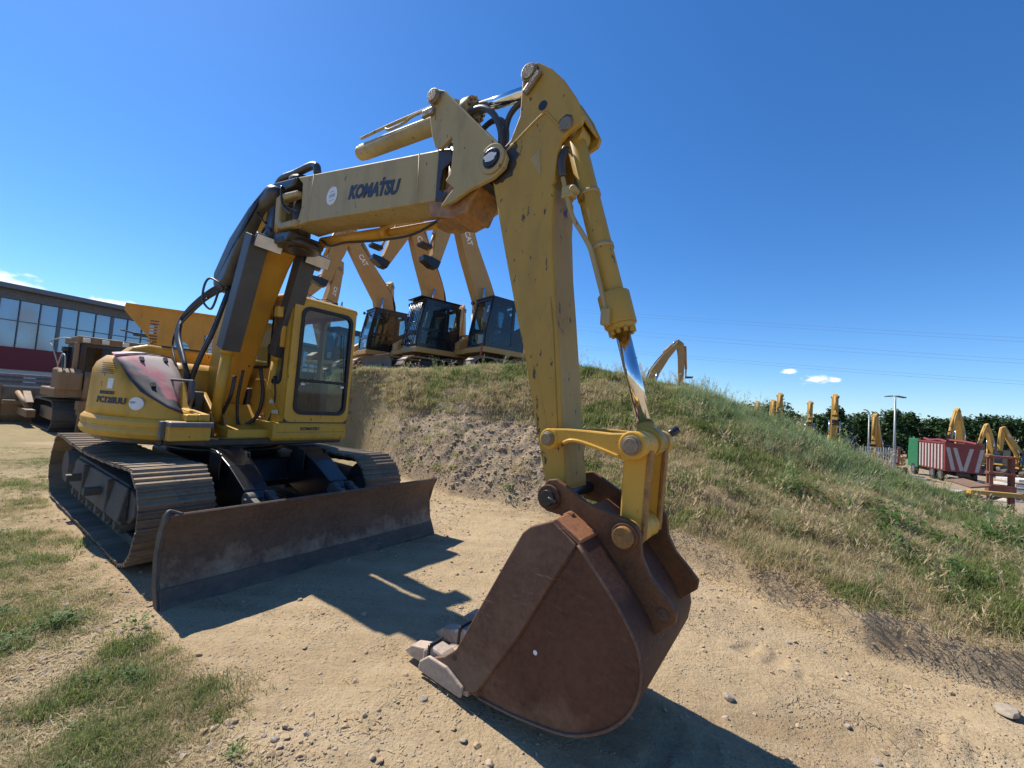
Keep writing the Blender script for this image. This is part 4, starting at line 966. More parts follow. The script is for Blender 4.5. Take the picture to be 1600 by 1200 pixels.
for pts, r_ in (([(3.88, -.18, 3.60), (4.02, -.20, 3.565), (4.13, -.20, 3.47), (4.19, -.19, 3.33), (4.18, -.17, 3.18)], .022), ([(3.90, -.08, 3.50), (4.0, -.08, 3.545), (4.10, -.08, 3.52), (4.16, -.09, 3.41), (4.16, -.1, 3.22)], .02),
                ([(4.31, -.12, 3.56), (4.24, -.13, 3.52), (4.19, -.13, 3.44), (4.17, -.13, 3.22)], .02), ([(4.36, -.05, 3.48), (4.27, -.05, 3.38), (4.21, -.06, 3.2)], .02)):
    hose(pts, r_, 'cover')

# ---- cab
CX0, CX1, CY0, CY1, CZ0, CZ1 = -.35, 1.05, .13, .93, 1.145, 2.60
CABO = empty('cab', (0, 0, 0), 0, EX)
fo = rrect(0, CY1 - CY0, 0, CZ1 - CZ0, .07); wr = rrect(.10, .745, .10, 1.36, .10)
def cab_panel(name, outer, holes, origin, u, v, th=.035):
    o = obj(name, put(panel(outer, holes, th, name), origin, u, v), 'yellow', CABO, .006)
    return o
fp = cab_panel('front_panel', fo, [wr], (CX1, CY0, CZ0), (0, 1, 0), (0, 0, 1))
obj('window_gasket', put(panel(rrect(.085, .760, .085, 1.375, .105), [rrect(.122, .723, .122, 1.338, .085)], .05, 'g'), (CX1 + .008, CY0, CZ0), (0, 1, 0), (0, 0, 1)), 'gasket', fp)
obj('window_divider', MB().box(CX1 - .012, CX1 + .03, CY0 + .10, CY0 + .745, CZ0 + .475, CZ0 + .510), 'gasket', fp)
obj('windscreen_pane', put(panel(rrect(.11, .735, .505, 1.35, .09), [], .006, 'p'), (CX1 + .004, CY0, CZ0), (0, 1, 0), (0, 0, 1)), 'glass', fp)
obj('windscreen_pane', put(panel(rrect(.11, .735, .11, .48, .09), [], .006, 'p'), (CX1 + .004, CY0, CZ0), (0, 1, 0), (0, 0, 1)), 'glass', fp)
for yy in (.15, .66): obj('pane_latch', MB().box(CX1 + .01, CX1 + .03, CY0 + yy, CY0 + yy + .05, CZ0 + .435, CZ0 + .46), 'lamp', fp, .003)
L_ = CX1 - CX0
side = [(0, 0), (L_, 0), (L_, CZ1 - CZ0 - .05), (L_ - .05, CZ1 - CZ0), (.06, CZ1 - CZ0), (0, CZ1 - CZ0 - .06)]
rp = cab_panel('right_panel', side, [rrect(.42, .98, .62, 1.37, .05), rrect(1.06, 1.30, .44, 1.32, .08)], (CX0, CY0, CZ0), (1, 0, 0), (0, 0, 1))
for h in ((.42, .98, .62, 1.37, .05), (1.06, 1.30, .44, 1.32, .08)):
    obj('window_gasket', put(panel(rrect(h[0] - .012, h[1] + .012, h[2] - .012, h[3] + .012, h[4]), [rrect(h[0] + .02, h[1] - .02, h[2] + .02, h[3] - .02, h[4] * .8)], .046, 'g'), (CX0, CY0 - .002, CZ0), (1, 0, 0), (0, 0, 1)), 'gasket', rp)
    obj('window_pane', put(panel(rrect(h[0], h[1], h[2], h[3], h[4]), [], .006, 'p'), (CX0, CY0, CZ0), (1, 0, 0), (0, 0, 1)), 'glass', rp)
lp_ = cab_panel('door', side, [rrect(.12, .62, .55, 1.36, .06), rrect(.72, 1.30, .12, 1.36, .08)], (CX0, CY1, CZ0), (1, 0, 0), (0, 0, 1))
for h in ((.12, .62, .55, 1.36, .06), (.72, 1.30, .12, 1.36, .08)):
    obj('window_pane', put(panel(rrect(*h), [], .006, 'p'), (CX0, CY1, CZ0), (1, 0, 0), (0, 0, 1)), 'glass', lp_)
bp_ = cab_panel('rear_panel', fo, [rrect(.12, .68, .62, 1.35, .06)], (CX0, CY0, CZ0), (0, 1, 0), (0, 0, 1))
obj('window_pane', put(panel(rrect(.12, .68, .62, 1.35, .06), [], .006, 'p'), (CX0, CY0, CZ0), (0, 1, 0), (0, 0, 1)), 'glass', bp_)
rf = MB().prism([(CX0 - .02, CZ1 - .04), (CX1 + .03, CZ1 - .06), (CX1 + .02, CZ1 + .01), (CX1 - .12, CZ1 + .055), (CX0 + .1, CZ1 + .075), (CX0 - .02, CZ1 + .03)], CY0 - .03, CY1 + .03)
roof = obj('cab_roof', rf, 'yellow', CABO, .045, seg=4)
rm = MB(); rm.box(CX0 + .15, CX1 - .22, CY0 + .06, CY1 - .14, CZ1 + .058, CZ1 + .082)
for k in range(6): rm.box(CX0 + .15, CX1 - .22, CY0 + .09 + k * .095, CY0 + .12 + k * .095, CZ1 + .082, CZ1 + .092)
obj('roof_hatch', rm, 'roof_white', roof, .006)
obj('roof_wire', MB().tube([(.85, .25, CZ1 + .07), (.78, .38, CZ1 + .13), (.86, .52, CZ1 + .08), (.82, .66, CZ1 + .12), (.9, .78, CZ1 + .05), (.92, .80, CZ1 + .12), (.88, .83, CZ1 + .05)], .005, 5), 'rubber', roof)
obj('roof_knob', MB().box(.86, .92, .70, .75, CZ1 + .045, CZ1 + .085), 'black', roof, .006)
fl_ = MB().box(CX0, CX1, CY0, CY1, CZ0 - .02, CZ0 + .03); obj('cab_floor', fl_, 'black', CABO)
se = MB().box(.10, .55, .36, .78, 1.45, 1.58).prism([(.02, 1.52), (.14, 1.52), (.04, 2.14), (-.06, 2.12)], .36, .78).box(.15, .5, .42, .72, 1.17, 1.45)
obj('seat', se, 'seat', CABO, .05, seg=3)
ct = MB().box(.15, .62, .22, .34, 1.17, 1.68).box(.15, .62, .80, .90, 1.17, 1.62).cyl((.58, .28, 1.68), (.62, .28, 1.84), .014, seg=8).cyl((.58, .85, 1.62), (.62, .85, 1.80), .014, seg=8)
obj('control_console', ct, 'interior', CABO, .02)
obj('travel_lever', MB().cyl((.86, .48, 1.17), (.80, .48, 1.62), .012, seg=8).cyl((.86, .58, 1.17), (.80, .58, 1.62), .012, seg=8).cyl((.80, .48, 1.62), (.79, .48, 1.70), .02, seg=8).cyl((.80, .58, 1.62), (.79, .58, 1.70), .02, seg=8), 'black', CABO)
obj('wiper', MB().tube([(CX1 + .03, CY0 + .70, 1.68), (CX1 + .035, CY0 + .66, 1.95), (CX1 + .035, CY0 + .64, 2.25)], .007, 6), 'black', CABO)
ck = MB().prism([(.30, .925), (1.06, .925), (1.075, .96), (1.075, 1.10), (1.06, 1.135), (.30, 1.135)], .02, .925)
ckr = obj('cab_skirt', ck, 'yellow', EX, .02, seg=3)
obj('skirt_groove', MB().box(1.0745, 1.0765, .06, .90, 1.024, 1.028), 'black', ckr)
me = text_mesh('KOMATSU', .05, .0012, .002, .1, width=.235)
place_text('lettering', me, 'letter', (1.078, .325, 1.05), (0, 1, 0), (0, 0, 1), ckr)
lb = MB().prism([(-.9, .955), (.30, .955), (.30, 1.135), (-.35, 1.135), (-.35, 1.6), (-.8, 1.6)], .60, .92)
obj('left_body', lb, 'yellow', EX, .03)
fp2 = MB().prism([(.35, 1.14), (1.02, 1.14), (1.02, 1.20), (.6, 1.62), (.35, 1.62)], .095, .112); obj('kick_panel', fp2, 'yellow', EX, .004)
obj('panel_vent', MB().box(.86, .99, .085, .094, 1.23, 1.27).box(.78, .86, .085, .094, 1.34, 1.38), 'lamp', EX)
obj('side_mirror', MB().box(.93, .97, .06, .11, 2.0, 2.44).box(.90, .99, -.02, .05, 2.34, 2.46), 'yellow', EX, .01)

# ================================================================== other machines
def strip_prof(pts, hw):
    """closed outline round a centre line of (x,z), half depth hw[i] at each point"""
    L_, R_ = [], []
    n = len(pts)
    for i in range(n):
        a = pts[max(i - 1, 0)]; b = pts[min(i + 1, n - 1)]
        dx, dz = b[0] - a[0], b[1] - a[1]; l = math.hypot(dx, dz)
        L_.append((pts[i][0] - dz / l * hw[i], pts[i][1] + dx / l * hw[i])); R_.append((pts[i][0] + dz / l * hw[i], pts[i][1] - dx / l * hw[i]))
    return L_ + R_[::-1]
def loop_track(L_, Rr, yc, w, shoes=True, n=46):
    m = MB(); pts = [(-L_ + 2 * L_ * k / 12, 0) for k in range(13)]
    prof = []
    for k in range(13): a = -math.pi / 2 + math.pi * k / 12; prof.append((L_ + Rr * math.cos(a), Rr + Rr * math.sin(a)))
    for k in range(13): a = math.pi / 2 + math.pi * k / 12; prof.append((-L_ + Rr * math.cos(a), Rr + Rr * math.sin(a)))
    inner = [(x * (1 - .05 / (L_ + Rr)) if True else x, Rr + (z - Rr) * (1 - .05 / Rr)) for x, z in prof]
    n2 = len(prof); vs = []
    for yy in (yc - w / 2, yc + w / 2):
        vs += [(x, yy, z) for x, z in prof] + [(x, yy, z) for x, z in inner]
    fs = []
    for i in range(n2):
        j = (i + 1) % n2
        fs += [(i, j, 2 * n2 + j, 2 * n2 + i), (n2 + j, n2 + i, 3 * n2 + i, 3 * n2 + j), (i, n2 + i, n2 + j, j), (2 * n2 + j, 3 * n2 + j, 3 * n2 + i, 2 * n2 + i)]
    m.add(vs, fs)
    if shoes:
        tot = 4 * L_ + 2 * math.pi * Rr
        for k in range(n):
            s = k / n * tot
            if s < 2 * L_: x, z, a = -L_ + s, 0, math.pi
            elif s < 2 * L_ + math.pi * Rr: q = (s - 2 * L_) / Rr; x, z, a = L_ + Rr * math.sin(q), Rr - Rr * math.cos(q), math.pi - q
            elif s < 4 * L_ + math.pi * Rr: x, z, a = L_ - (s - 2 * L_ - math.pi * Rr), 2 * Rr, 0
            else: q = (s - 4 * L_ - math.pi * Rr) / Rr; x, z, a = -L_ - Rr * math.sin(q), Rr + Rr * math.cos(q), -q
            T = Matrix.Translation((x, yc, z)) @ Matrix.Rotation(a, 4, 'Y')
            m.box(-.012, .012, -w / 2 - .002, w / 2 + .002, -.01, .03, T)
    return m
def digger(label, loc, rz, group, boom, bw, stick, sw_, paint='cat', detail=2, scale=1.0, coupler=True, guard=False, blade_=False, letters=True):
    rt_ = empty('parked_excavator', loc, rz); rt_.scale = (scale,) * 3
    tag(rt_, label, 'excavator', group)
    for s in (-1, 1):
        obj('track', loop_track(1.62, .42, s * 1.1, .6, detail > 0), 'track' if detail > 1 else 'frame', rt_)
    u = MB().box(-1.5, 1.5, -1.32, -.88, .22, .6).box(-1.5, 1.5, .88, 1.32, .22, .6).box(-.7, .7, -.9, .9, .4, .85); u.cyl((0, 0, .8), (0, 0, 1.05), .6)
    obj('undercarriage', u, 'black', rt_, .02)
    h = MB().box(-1.7, 1.35, -1.25, 1.22, 1.03, 1.22)
    h.prism([(-1.75, 1.22), (.55, 1.22), (.50, 1.98), (-1.65, 2.05)], -1.25, -.42); h.prism([(-1.75, 1.22), (-.55, 1.22), (-.6, 1.98), (-1.65, 2.05)], -.42, 1.22)
    h.prism([(.60, 1.22), (1.32, 1.22), (1.32, 1.50), (1.0, 1.72), (.60, 1.72)], -1.22, -.72)
    hs_ = obj('house', h, paint, rt_, .03)
    cwt = MB().prism([(-2.55, -.9), (-2.3, -1.2), (-1.76, -1.27), (-1.76, 1.24), (-2.3, 1.17), (-2.55, .87)], 1.08, 2.0, 'z')
    cwo = obj('counterweight', cwt, paint, rt_, .06, seg=3)
    # cab: front right corner at x=1.45, left side y=1.15
    X0, X1, Y0, Y1, Z0, Z1 = -.30, 1.45, .15, 1.15, 1.22, 2.98
    c = MB(); t = .07
    front = [(X1, Z0), (X1 - .02, Z0 + .5), (X1 - .26, Z1)]
    sideP = [(X0, Z0), (X1, Z0), (X1 - .02, Z0 + .5), (X1 - .26, Z1), (X0 + .1, Z1), (X0, Z0 + .9)]
    cab_ = empty('cab', (0, 0, 0), 0, rt_)
    if detail > 0:
        hole1 = [(.30, .12), (1.33, .12), (1.33, .55), (1.14, 1.60), (.50, 1.60), (.30, 1.4)]
        sd1 = [(x - X0, z - Z0) for x, z in sideP]
        hA = [(.10, .95), (.50, .72), (.50, 1.58), (.22, 1.58)]; hB = [(.62, .14), (1.62, .14), (1.60, .62), (.62, .66)]; hC = [(.62, .76), (1.59, .72), (1.40, 1.60), (.62, 1.60)]
        for yy, nm in ((Y1, 'cab_side'), (Y0, 'cab_side')):
            p = obj(nm, put(panel(sd1, [hA, hB, hC], .06, 's'), (X0, yy, Z0), (1, 0, 0), (0, 0, 1)), 'gloss_black', cab_, .008)
            for hh in (hA, hB, hC):
                obj('window_pane', put(panel(hh, [], .008, 'p'), (X0, yy + (.012 if yy == Y1 else -.012), Z0), (1, 0, 0), (0, 0, 1)), 'glass_dark', p)
        # windscreen frame and panes, raked
        A = Vector((X1 - .02, Y0, Z0 + .5)); B_ = Vector((X1 - .26, Y0, Z1)); vd = (B_ - A); hgt = vd.length
        fpn = obj('windscreen_frame', put(panel([(0, 0), (1, 0), (1, hgt), (0, hgt)], [[(.09, .02), (.93, .02), (.93, hgt - .10), (.09, hgt - .10)]], .06, 'f'), A, (0, 1, 0), vd), 'gloss_black', cab_, .008)
        obj('window_pane', put(panel([(.09, .02), (.93, .02), (.93, hgt - .10), (.09, hgt - .10)], [], .008, 'p'), A, (0, 1, 0), vd), 'glass', fpn)
        lpn = obj('lower_front_frame', put(panel([(0, 0), (1, 0), (1, .5), (0, .5)], [[(.09, .08), (.93, .08), (.93, .47), (.09, .47)]], .06, 'f'), (X1, Y0, Z0), (0, 1, 0), (-.02, 0, .5)), 'gloss_black', cab_, .008)
        obj('window_pane', put(panel([(.09, .08), (.93, .08), (.93, .47), (.09, .47)], [], .008, 'p'), (X1 - .004, Y0, Z0), (0, 1, 0), (-.02, 0, .5)), 'glass', lpn)
        obj('rear_panel', put(panel([(0, 0), (1, 0), (1, 1.7), (0, 1.7)], [[(.1, .8), (.9, .8), (.9, 1.58), (.1, 1.58)]], .05, 'r'), (X0 + .03, Y0, Z0), (0, 1, 0), (0, 0, 1)), 'gloss_black', cab_)
        obj('seat', MB().box(.25, .75, .42, .92, 1.62, 1.78).prism([(.15, 1.7), (.30, 1.7), (.16, 2.55), (.04, 2.55)], .42, .92), 'seat', cab_, .04)
        obj('paper_notice', put(panel([(.55, .12), (.85, .12), (.85, .42), (.55, .42)], [], .004, 'n'), (X1 - .02, Y0, Z0), (0, 1, 0), (-.02, 0, .5)), 'white', cab_)
        obj('paper_notice', put(panel([(.70, .78), (.88, .78), (.88, 1.02), (.70, 1.02)], [], .004, 'n'), A + Vector((-.05, 0, 0)), (0, 1, 0), vd), 'white', cab_)
        obj('side_mirror', MB().tube([(X1 - .3, Y0 - .02, Z1 - .1), (X1 - .2, Y0 - .2, Z1 - .05)], .02).cyl((X1 - .22, Y0 - .2, Z1 - .05), (X1 - .16, Y0 - .2, Z1 - .05), .07), 'black', cab_)
    else:
        m = MB(); 
        for yy in (Y0, Y1 - .04): m.prism(sideP, yy, yy + .04)
        obj('cab_body', MB().prism(sideP, Y0, Y1), 'gloss_black', cab_, .03)
    obj('cab_roof', MB().box(X0 + .05, X1 - .20, Y0 - .02, Y1 + .02, Z1, Z1 + .06), 'black', cab_, .02)
    obj('deck_edge', MB().box(-.35, 1.52, .02, 1.24, 1.02, 1.215), paint, rt_, .02)
    if guard:
        A = Vector((X1 + .13, 0, Z0 + .05)); B_ = Vector((X1 - .13, 0, Z1 + .0))
        for k in range(8):
            yy = Y0 + .04 + k * .131
            obj('guard_bar', MB().cyl(A + Vector((0, yy, 0)), B_ + Vector((0, yy, 0)), .016, seg=8), 'gloss_black', cab_)
        for f_ in (.03, .5, .97):
            P = A.lerp(B_, f_); obj('guard_rail', MB().cyl(P + Vector((0, Y0, 0)), P + Vector((0, Y1, 0)), .02, seg=8), 'gloss_black', cab_)
        obj('roof_guard', MB().box(X0, X1 - .02, Y0 - .05, Y1 + .06, Z1 + .07, Z1 + .10), 'gloss_black', cab_, .01)
    if blade_:
        bb = MB().sheet([(2.52, .1), (2.42, .3), (2.42, .55), (2.52, .8)], -1.35, 1.35, .03); b1 = obj('front_blade', bb, 'guard', rt_)
        obj('blade_push_arm', MB().box(1.3, 2.45, -.7, -.5, .3, .5).box(1.3, 2.45, .5, .7, .3, .5), 'black', b1, .02)
    # boom, stick, cylinders
    yb = -.22
    bo = obj('boom', MB().prism(strip_prof(boom, bw), yb - .22, yb + .22), paint, rt_, .03)
    stk = obj('stick', MB().prism(strip_prof(stick, sw_), yb - .16, yb + .16), paint, rt_, .025)
    j = Vector((boom[-1][0], yb, boom[-1][1]))
    obj('boom_pin', MB().cyl(j - Vector((0, .27, 0)), j + Vector((0, .27, 0)), .11, seg=16), 'steel', bo)
    mid_ = boom[len(boom) // 2]
    for s in (-1, 1):
        a = Vector((.75, yb + s * .34, 1.35)); b = Vector((mid_[0] + .08, yb + s * .34, mid_[1] - .05)); k = a.lerp(b, .58)
        lc_ = obj('lift_cylinder', MB().cyl(a, k, .085, seg=14), paint, rt_)
        obj('cylinder_rod', MB().cyl(k, b, .05, seg=12), 'chrome', lc_)
    a = Vector((boom[-2][0] - bw[-2] * .7, yb, boom[-2][1] + bw[-2] * 1.1)); b = Vector((stick[0][0], yb, stick[0][1])); k = a.lerp(b, .62)
    sc2 = obj('stick_cylinder', MB().cyl(a, k, .085, seg=14), paint, rt_); obj('cylinder_rod', MB().cyl(k, b, .05, seg=12), 'chrome', sc2)
    e = Vector((stick[-1][0], yb, stick[-1][1])); s0 = Vector((stick[1][0], yb, stick[1][1])); dr = (e - s0).normalized(); nr = Vector((dr.z, 0, -dr.x))
    if coupler:
        # linkage and quick coupler hanging at the stick end
        bcx = obj('bucket_cylinder', MB().cyl(s0 - nr * .32 + dr * .1, e - nr * .34 - dr * .95, .075, seg=12).cyl(e - nr * .34 - dr * .95, e - nr * .32 - dr * .35, .045, seg=10), paint, rt_)
        obj('linkage', MB().prism([(-.05, -.04), (.36, .0), (.40, .09), (-.02, .08)], yb - .2, yb + .2, 'y', Matrix.Translation((e.x, 0, e.z)) @ Matrix.Translation(-nr * .34 - dr * .40)), 'black', rt_, .02)
        cpl = MB(); T = Matrix(((dr.x, 0, nr.x, e.x), (0, 1, 0, 0), (dr.z, 0, nr.z, e.z), (0, 0, 0, 1)))
        cpl.prism([(-.12, .16), (.16, .14), (.22, -.1), (.14, -.48), (-.02, -.52), (-.10, -.2)], yb - .20, yb + .20, 'y', T)
        obj('quick_coupler', cpl, 'gloss_black', rt_, .03)
    if detail > 0:
        hs1 = MB()
        for q in range(3):
            off = .03 + .05 * q; P = [(x - (bw[i] + .06) * .97, yb + .05 * (q - 1), z + (bw[i] + .02) * .25) for i, (x, z) in enumerate(boom)]
            hs1.tube([(p[0], yb - .15 + .12 * q, p[2] + .02 * math.sin(k_ * 2.1)) for k_, p in enumerate(P)], .036, 6)
        obj('hose_run', hs1, 'rubber', bo)
        (xa, za), (xb, zb) = boom[-2], boom[-1]
        d = Vector((xb - xa, 0, zb - za)).normalized()
        if letters:
            me = text_mesh('CAT', .30, .004, .012, width=.52)
            place_text('lettering', me, 'letter_white', Vector((xa, yb + .226, za)) + d * ((Vector((xb - xa, 0, zb - za)).length) * .42) + Vector((d.z, 0, -d.x)) * .11, -d, -Vector((d.z, 0, -d.x)), bo)
    if detail <= 1 and letters:
        me = text_mesh('CAT', .42, .006, .012); place_text('lettering', me, 'letter_white', (-2.0, 1.225, 1.42) if False else (-.95, 1.232, 1.42), (-1, 0, 0), (0, 0, 1), hs_)
        me = text_mesh('CAT', .42, .006, .012); place_text('lettering', me, 'letter_white', (-2.56, .55, 1.4), (0, -1, 0), (0, 0, 1), cwo)
    return rt_
HB = R(-140.3)
G1 = 'tan excavators parked side by side on the bank'
def bank_spot(corner):
    x, y, z = corner; c, s = math.cos(HB), math.sin(HB)
    return (x - (1.45 * c - 1.15 * s), y - (1.45 * s + 1.15 * c), z - 1.22)
BWD = [.22, .40, .42, .36, .2]; SWD = [.14, .34, .30, .16]
d1 = digger('tan excavator on the bank beside the big yellow arm, black cab with unguarded windscreen', bank_spot((-1.04, 14, 3.5)), HB, G1, [(.15, 1.55), (.5, 2.8), (.85, 3.6), (1.45, 4.75), (2.25, 6.45)], BWD, [(1.95, 6.9), (2.25, 6.45), (2.6, 5.5), (2.88, 4.0)], SWD)
obj('tie_strap', MB().tube([(1.53, 1.10, 1.26), (1.54, 1.12, 1.0), (1.56, 1.08, .78)], .03), 'red_plastic', d1)
d2 = digger('tan excavator on the bank with a barred cab guard and a dark front blade', bank_spot((-3.52, 14.7, 3.42)), HB, G1, [(.05, 1.55), (.1, 2.9), (.28, 3.8), (.85, 5.05), (1.55, 6.55)], BWD, [(1.25, 6.95), (1.55, 6.55), (1.8, 5.6), (2.36, 4.3)], SWD, guard=True, blade_=True)
d3 = digger('tan excavator on the bank just right of the old yellow cab, its arm hanging left', bank_spot((-6.1, 17, 3.45)), HB, G1, [(.12, 1.6), (.25, 2.9), (.45, 3.8), (1.2, 4.8), (2.35, 6.3)], BWD, [(2.05, 6.7), (2.35, 6.3), (2.6, 5.3), (3.02, 3.9)], SWD)
d4 = digger('tan excavator behind the bank row, only its raised hose-covered boom showing', (-9.6, 23.0, 2.0), R(-120), 'tan excavators farther back', [(.15, 1.5), (.9, 2.2), (1.3, 3.2), (.9, 4.6), (.6, 6.4)], [.25, .42, .40, .34, .2], [(.5, 6.9), (.6, 6.4), (1.2, 5.9), (2.6, 4.2)], SWD)
d5 = digger('tan excavator far behind the barred cab, folded arm tip rising between the cabs', (-7.6, 26.5, 1.4), R(-95), 'tan excavators farther back', [(.15, 1.5), (.6, 3.0), (1.0, 4.4), (1.2, 5.6), (1.4, 6.9)], [.22, .36, .36, .32, .16], [(1.2, 7.2), (1.4, 6.9), (1.8, 6.0), (2.4, 4.4)], SWD, detail=1, letters=False)
d6 = digger('tan excavator behind the bank with its folded arm tip between the two right-hand cabs', (-2.6, 22.5, 1.5), R(-95), 'tan excavators farther back', [(.15, 1.5), (.5, 2.6), (.8, 3.4), (1.0, 4.1), (1.2, 4.8)], [.22, .34, .34, .3, .15], [(1.0, 5.1), (1.2, 4.8), (1.6, 4.2), (2.2, 3.0)], [.12, .26, .22, .14], detail=1, letters=False)
h7 = hz(7.7, 25)
d7 = digger('tan excavator behind the crest, bent boom like an inverted V against the sky', (7.7, 25, h7), R(-12), 'tan excavators farther back', [(.15, 1.5), (.6, 2.9), (.9, 3.9), (1.5, 4.9), (2.2, 5.75)], [.16, .26, .28, .22, .12], [(2.1, 5.95), (2.3, 5.7), (2.42, 5.0), (2.45, 3.2)], [.10, .22, .20, .14], detail=1, letters=False, scale=(5.95 - h7) / 5.75)
d8 = digger('tan excavator behind the crest, arm tip left of the inverted V boom', (8.9, 30, hz(8.9, 30)), R(-105), 'tan excavators farther back', [(.15, 1.5), (.4, 2.9), (.6, 4.0), (.8, 4.8), (1.0, 5.5)], [.22, .36, .36, .28, .14], [(.9, 5.75), (1.0, 5.5), (1.4, 4.7), (1.9, 3.2)], [.12, .28, .22, .14], detail=1, letters=False)

# ---- yard on the right
G2 = 'yellow excavators in the far yard'
def yard(label, tipx, Y, ztop, rz, v=0, letters=False):
    zg = -1.6; H = ztop - zg
    k = H / 6.2
    shapes = [([(.15, 1.5), (.5, 3.0), (.9, 4.2), (1.3, 5.2), (1.7, 6.0)], [(1.5, 6.3), (1.75, 6.0), (2.3, 5.2), (3.2, 3.4)]),
              ([(.15, 1.5), (.9, 2.6), (1.5, 3.6), (2.2, 4.9), (2.7, 6.0)], [(2.55, 6.2), (2.75, 6.0), (2.95, 5.0), (3.1, 3.0)]),
              ([(.15, 1.5), (.3, 3.0), (.4, 4.2), (.5, 5.2), (.6, 6.1)], [(.45, 6.3), (.6, 6.1), (1.0, 5.4), (1.6, 4.0)])]
    b, s = shapes[v]
    c, sn = math.cos(rz), math.sin(rz); px = b[-1][0] * k
    return digger(label, (tipx - px * c, Y - px * sn, zg), rz, G2, b, [.22, .36, .36, .28, .16], s, [.12, .3, .26, .16], 'far_yellow', 1 if letters else 0, k, letters=letters)
yard('yellow excavator boom standing upright over the bank, tallest and nearest of its row', 23.8, 30, 4.0, R(-126), 2)
yard('tip of a far excavator boom above the grass, first from the left', 18.1, 30, 3.1, R(-122), 2)
yard('tip of a far excavator boom above the grass, second from the left', 20.5, 32, 3.4, R(-118), 2)
yard('tip of a far excavator boom above the grass, third from the left and highest', 21.4, 32.5, 4.0, R(-125), 2)
yard('tip of a far excavator boom above the grass, fourth from the left', 23.6, 36, 3.7, R(-120), 2)
yard('tip of a far excavator boom above the grass, just left of the upright boom', 25.6, 35, 3.7, R(-128), 2)
yard('yellow excavator behind the tall lamp post, dark cab and lettered counterweight', 27.6, 31, 2.9, R(-145), 1, True)
yard('yellow excavator rising behind the red tipper body', 41.4, 38, 4.2, R(-155), 0)
yard('yellow excavator behind the right end of the red tipper body', 48.7, 42, 3.15, R(-165), 0)
yard('yellow excavator with inverted V boom and lettered body at the right edge', 45.6, 38, 2.9, R(170), 1, True)

# red tipper lorry body
TR = empty('tipper_truck', (31.2, 29.6, -1.6), R(66)); TR.scale = (.85, .80, 1.0); tag(TR, 'red tipper lorry with white V stripes on its tailgate, beyond the grassy bank', 'truck')
M['red'] = worn_paint('truck_red', (.19, .026, .03), dirt=(.14, .09, .065), fade=(.23, .055, .05), dirtiness=.5, chips=.2)
M['stripe'] = plain('white_stripe', (.40, .38, .345), .6, var=.15)
M['green'] = plain('green_cab_paint', (.012, .13, .05), .5)
t = MB()
# rear face at x = 0 with V stripes, ribbed left side at y = 0
t.box(0, .06, -2.4, 0, .75, 2.68); t.box(.061, 4.4, -.06, 0, .75, 2.75); t.box(.061, 4.4, -2.4, -2.34, .75, 2.75); t.box(4.34, 4.4, -2.34, -.06, .75, 3.0); t.box(.061, 4.34, -2.34, -.06, .75, .85)
tb_ = obj('tipper_body', t, 'red', TR, .015)
for ya, yb_ in ((-.06, -.42), (-.52, -.98), (-1.62, -1.16), (-2.30, -1.94)):
    w_ = .26; obj('white_stripe', MB().prism([(ya, 2.45), (ya - w_, 2.45), (yb_ - w_, .85), (yb_, .85)], -.008, -.0006, 'x'), 'stripe', tb_)
obj('top_rail', MB().box(-.06, .10, -2.45, .05, 2.66, 2.78), 'red', tb_, .01); obj('side_rail', MB().box(.105, 4.45, -.03, .06, 2.70, 2.82), 'red', tb_, .01)
for k in range(8): obj('side_rib', MB().box(.25 + k * .53, .47 + k * .53, .001, .07, .85, 2.62), 'stripe', tb_, .006)
obj('tarp_roll', MB().tube([(.2, -.2, 2.80), (1.4, -.25, 2.93), (2.9, -.2, 2.86), (4.2, -.3, 2.95)], .10, 8).tube([(.2, -2.2, 2.80), (1.6, -2.1, 2.90), (4.2, -2.2, 2.95)], .10, 8), 'red', tb_)
obj('chassis', MB().box(0, 7.0, -1.65, -.75, .45, .72), 'black', TR, .02)
for xx in (.9, 2.2, 5.6):
    for yy in (-.34, -2.36):
        w0 = obj('wheel', MB().cyl((xx, yy, .46), (xx, yy + .30, .46), .46, seg=24), 'rubber', TR, .04)
        obj('wheel_rim', MB().cyl((xx, yy - .01, .46), (xx, yy + .31, .46), .24, seg=20), 'grey', w0)
obj('lorry_cab', MB().prism([(4.8, .6), (6.8, .6), (6.8, 1.7), (6.6, 2.9), (4.8, 2.9)], -2.35, -.05), 'green', TR, .06)
# rusty rack
RK = empty('steel_rack', (18.0, 15.1, -1.0), R(-40)); tag(RK, 'rusty red steel rack frame at the right edge of the yard', 'rack')
M['redrust'] = rusty('red_rust', (.12, .045, .028), (.17, .06, .035), (.24, .12, .075))
for xx in (-.30, .22):
    for yy in (0, .45): obj('upright', MB().box(xx, xx + .09, yy, yy + .09, -.6, 2.0), 'redrust', RK, .006)
for zz in (.05, .62, 1.30, 1.9): obj('shelf', MB().box(-.33, .34, -.03, .56, zz, zz + (.30 if zz == .62 else .08)), 'redrust', RK, .006)
M['plank'] = plain('pale_board', (.62, .58, .52), .7, var=.15)
for k in range(5):
    pb = tag(obj('pale_board', MB().box(-1.6, 1.6, -.35, .35, -.055, .055), 'plank', None, .008), ['lowest', 'second lowest', 'middle', 'second highest', 'topmost'][k] + ' pale board of the low stack at the right edge', 'board', 'stacked pale boards')
    pb.location = (20.9, 16.2, -.72 + k * .2); pb.rotation_euler = (0, 0, R(-6 + 3 * k))
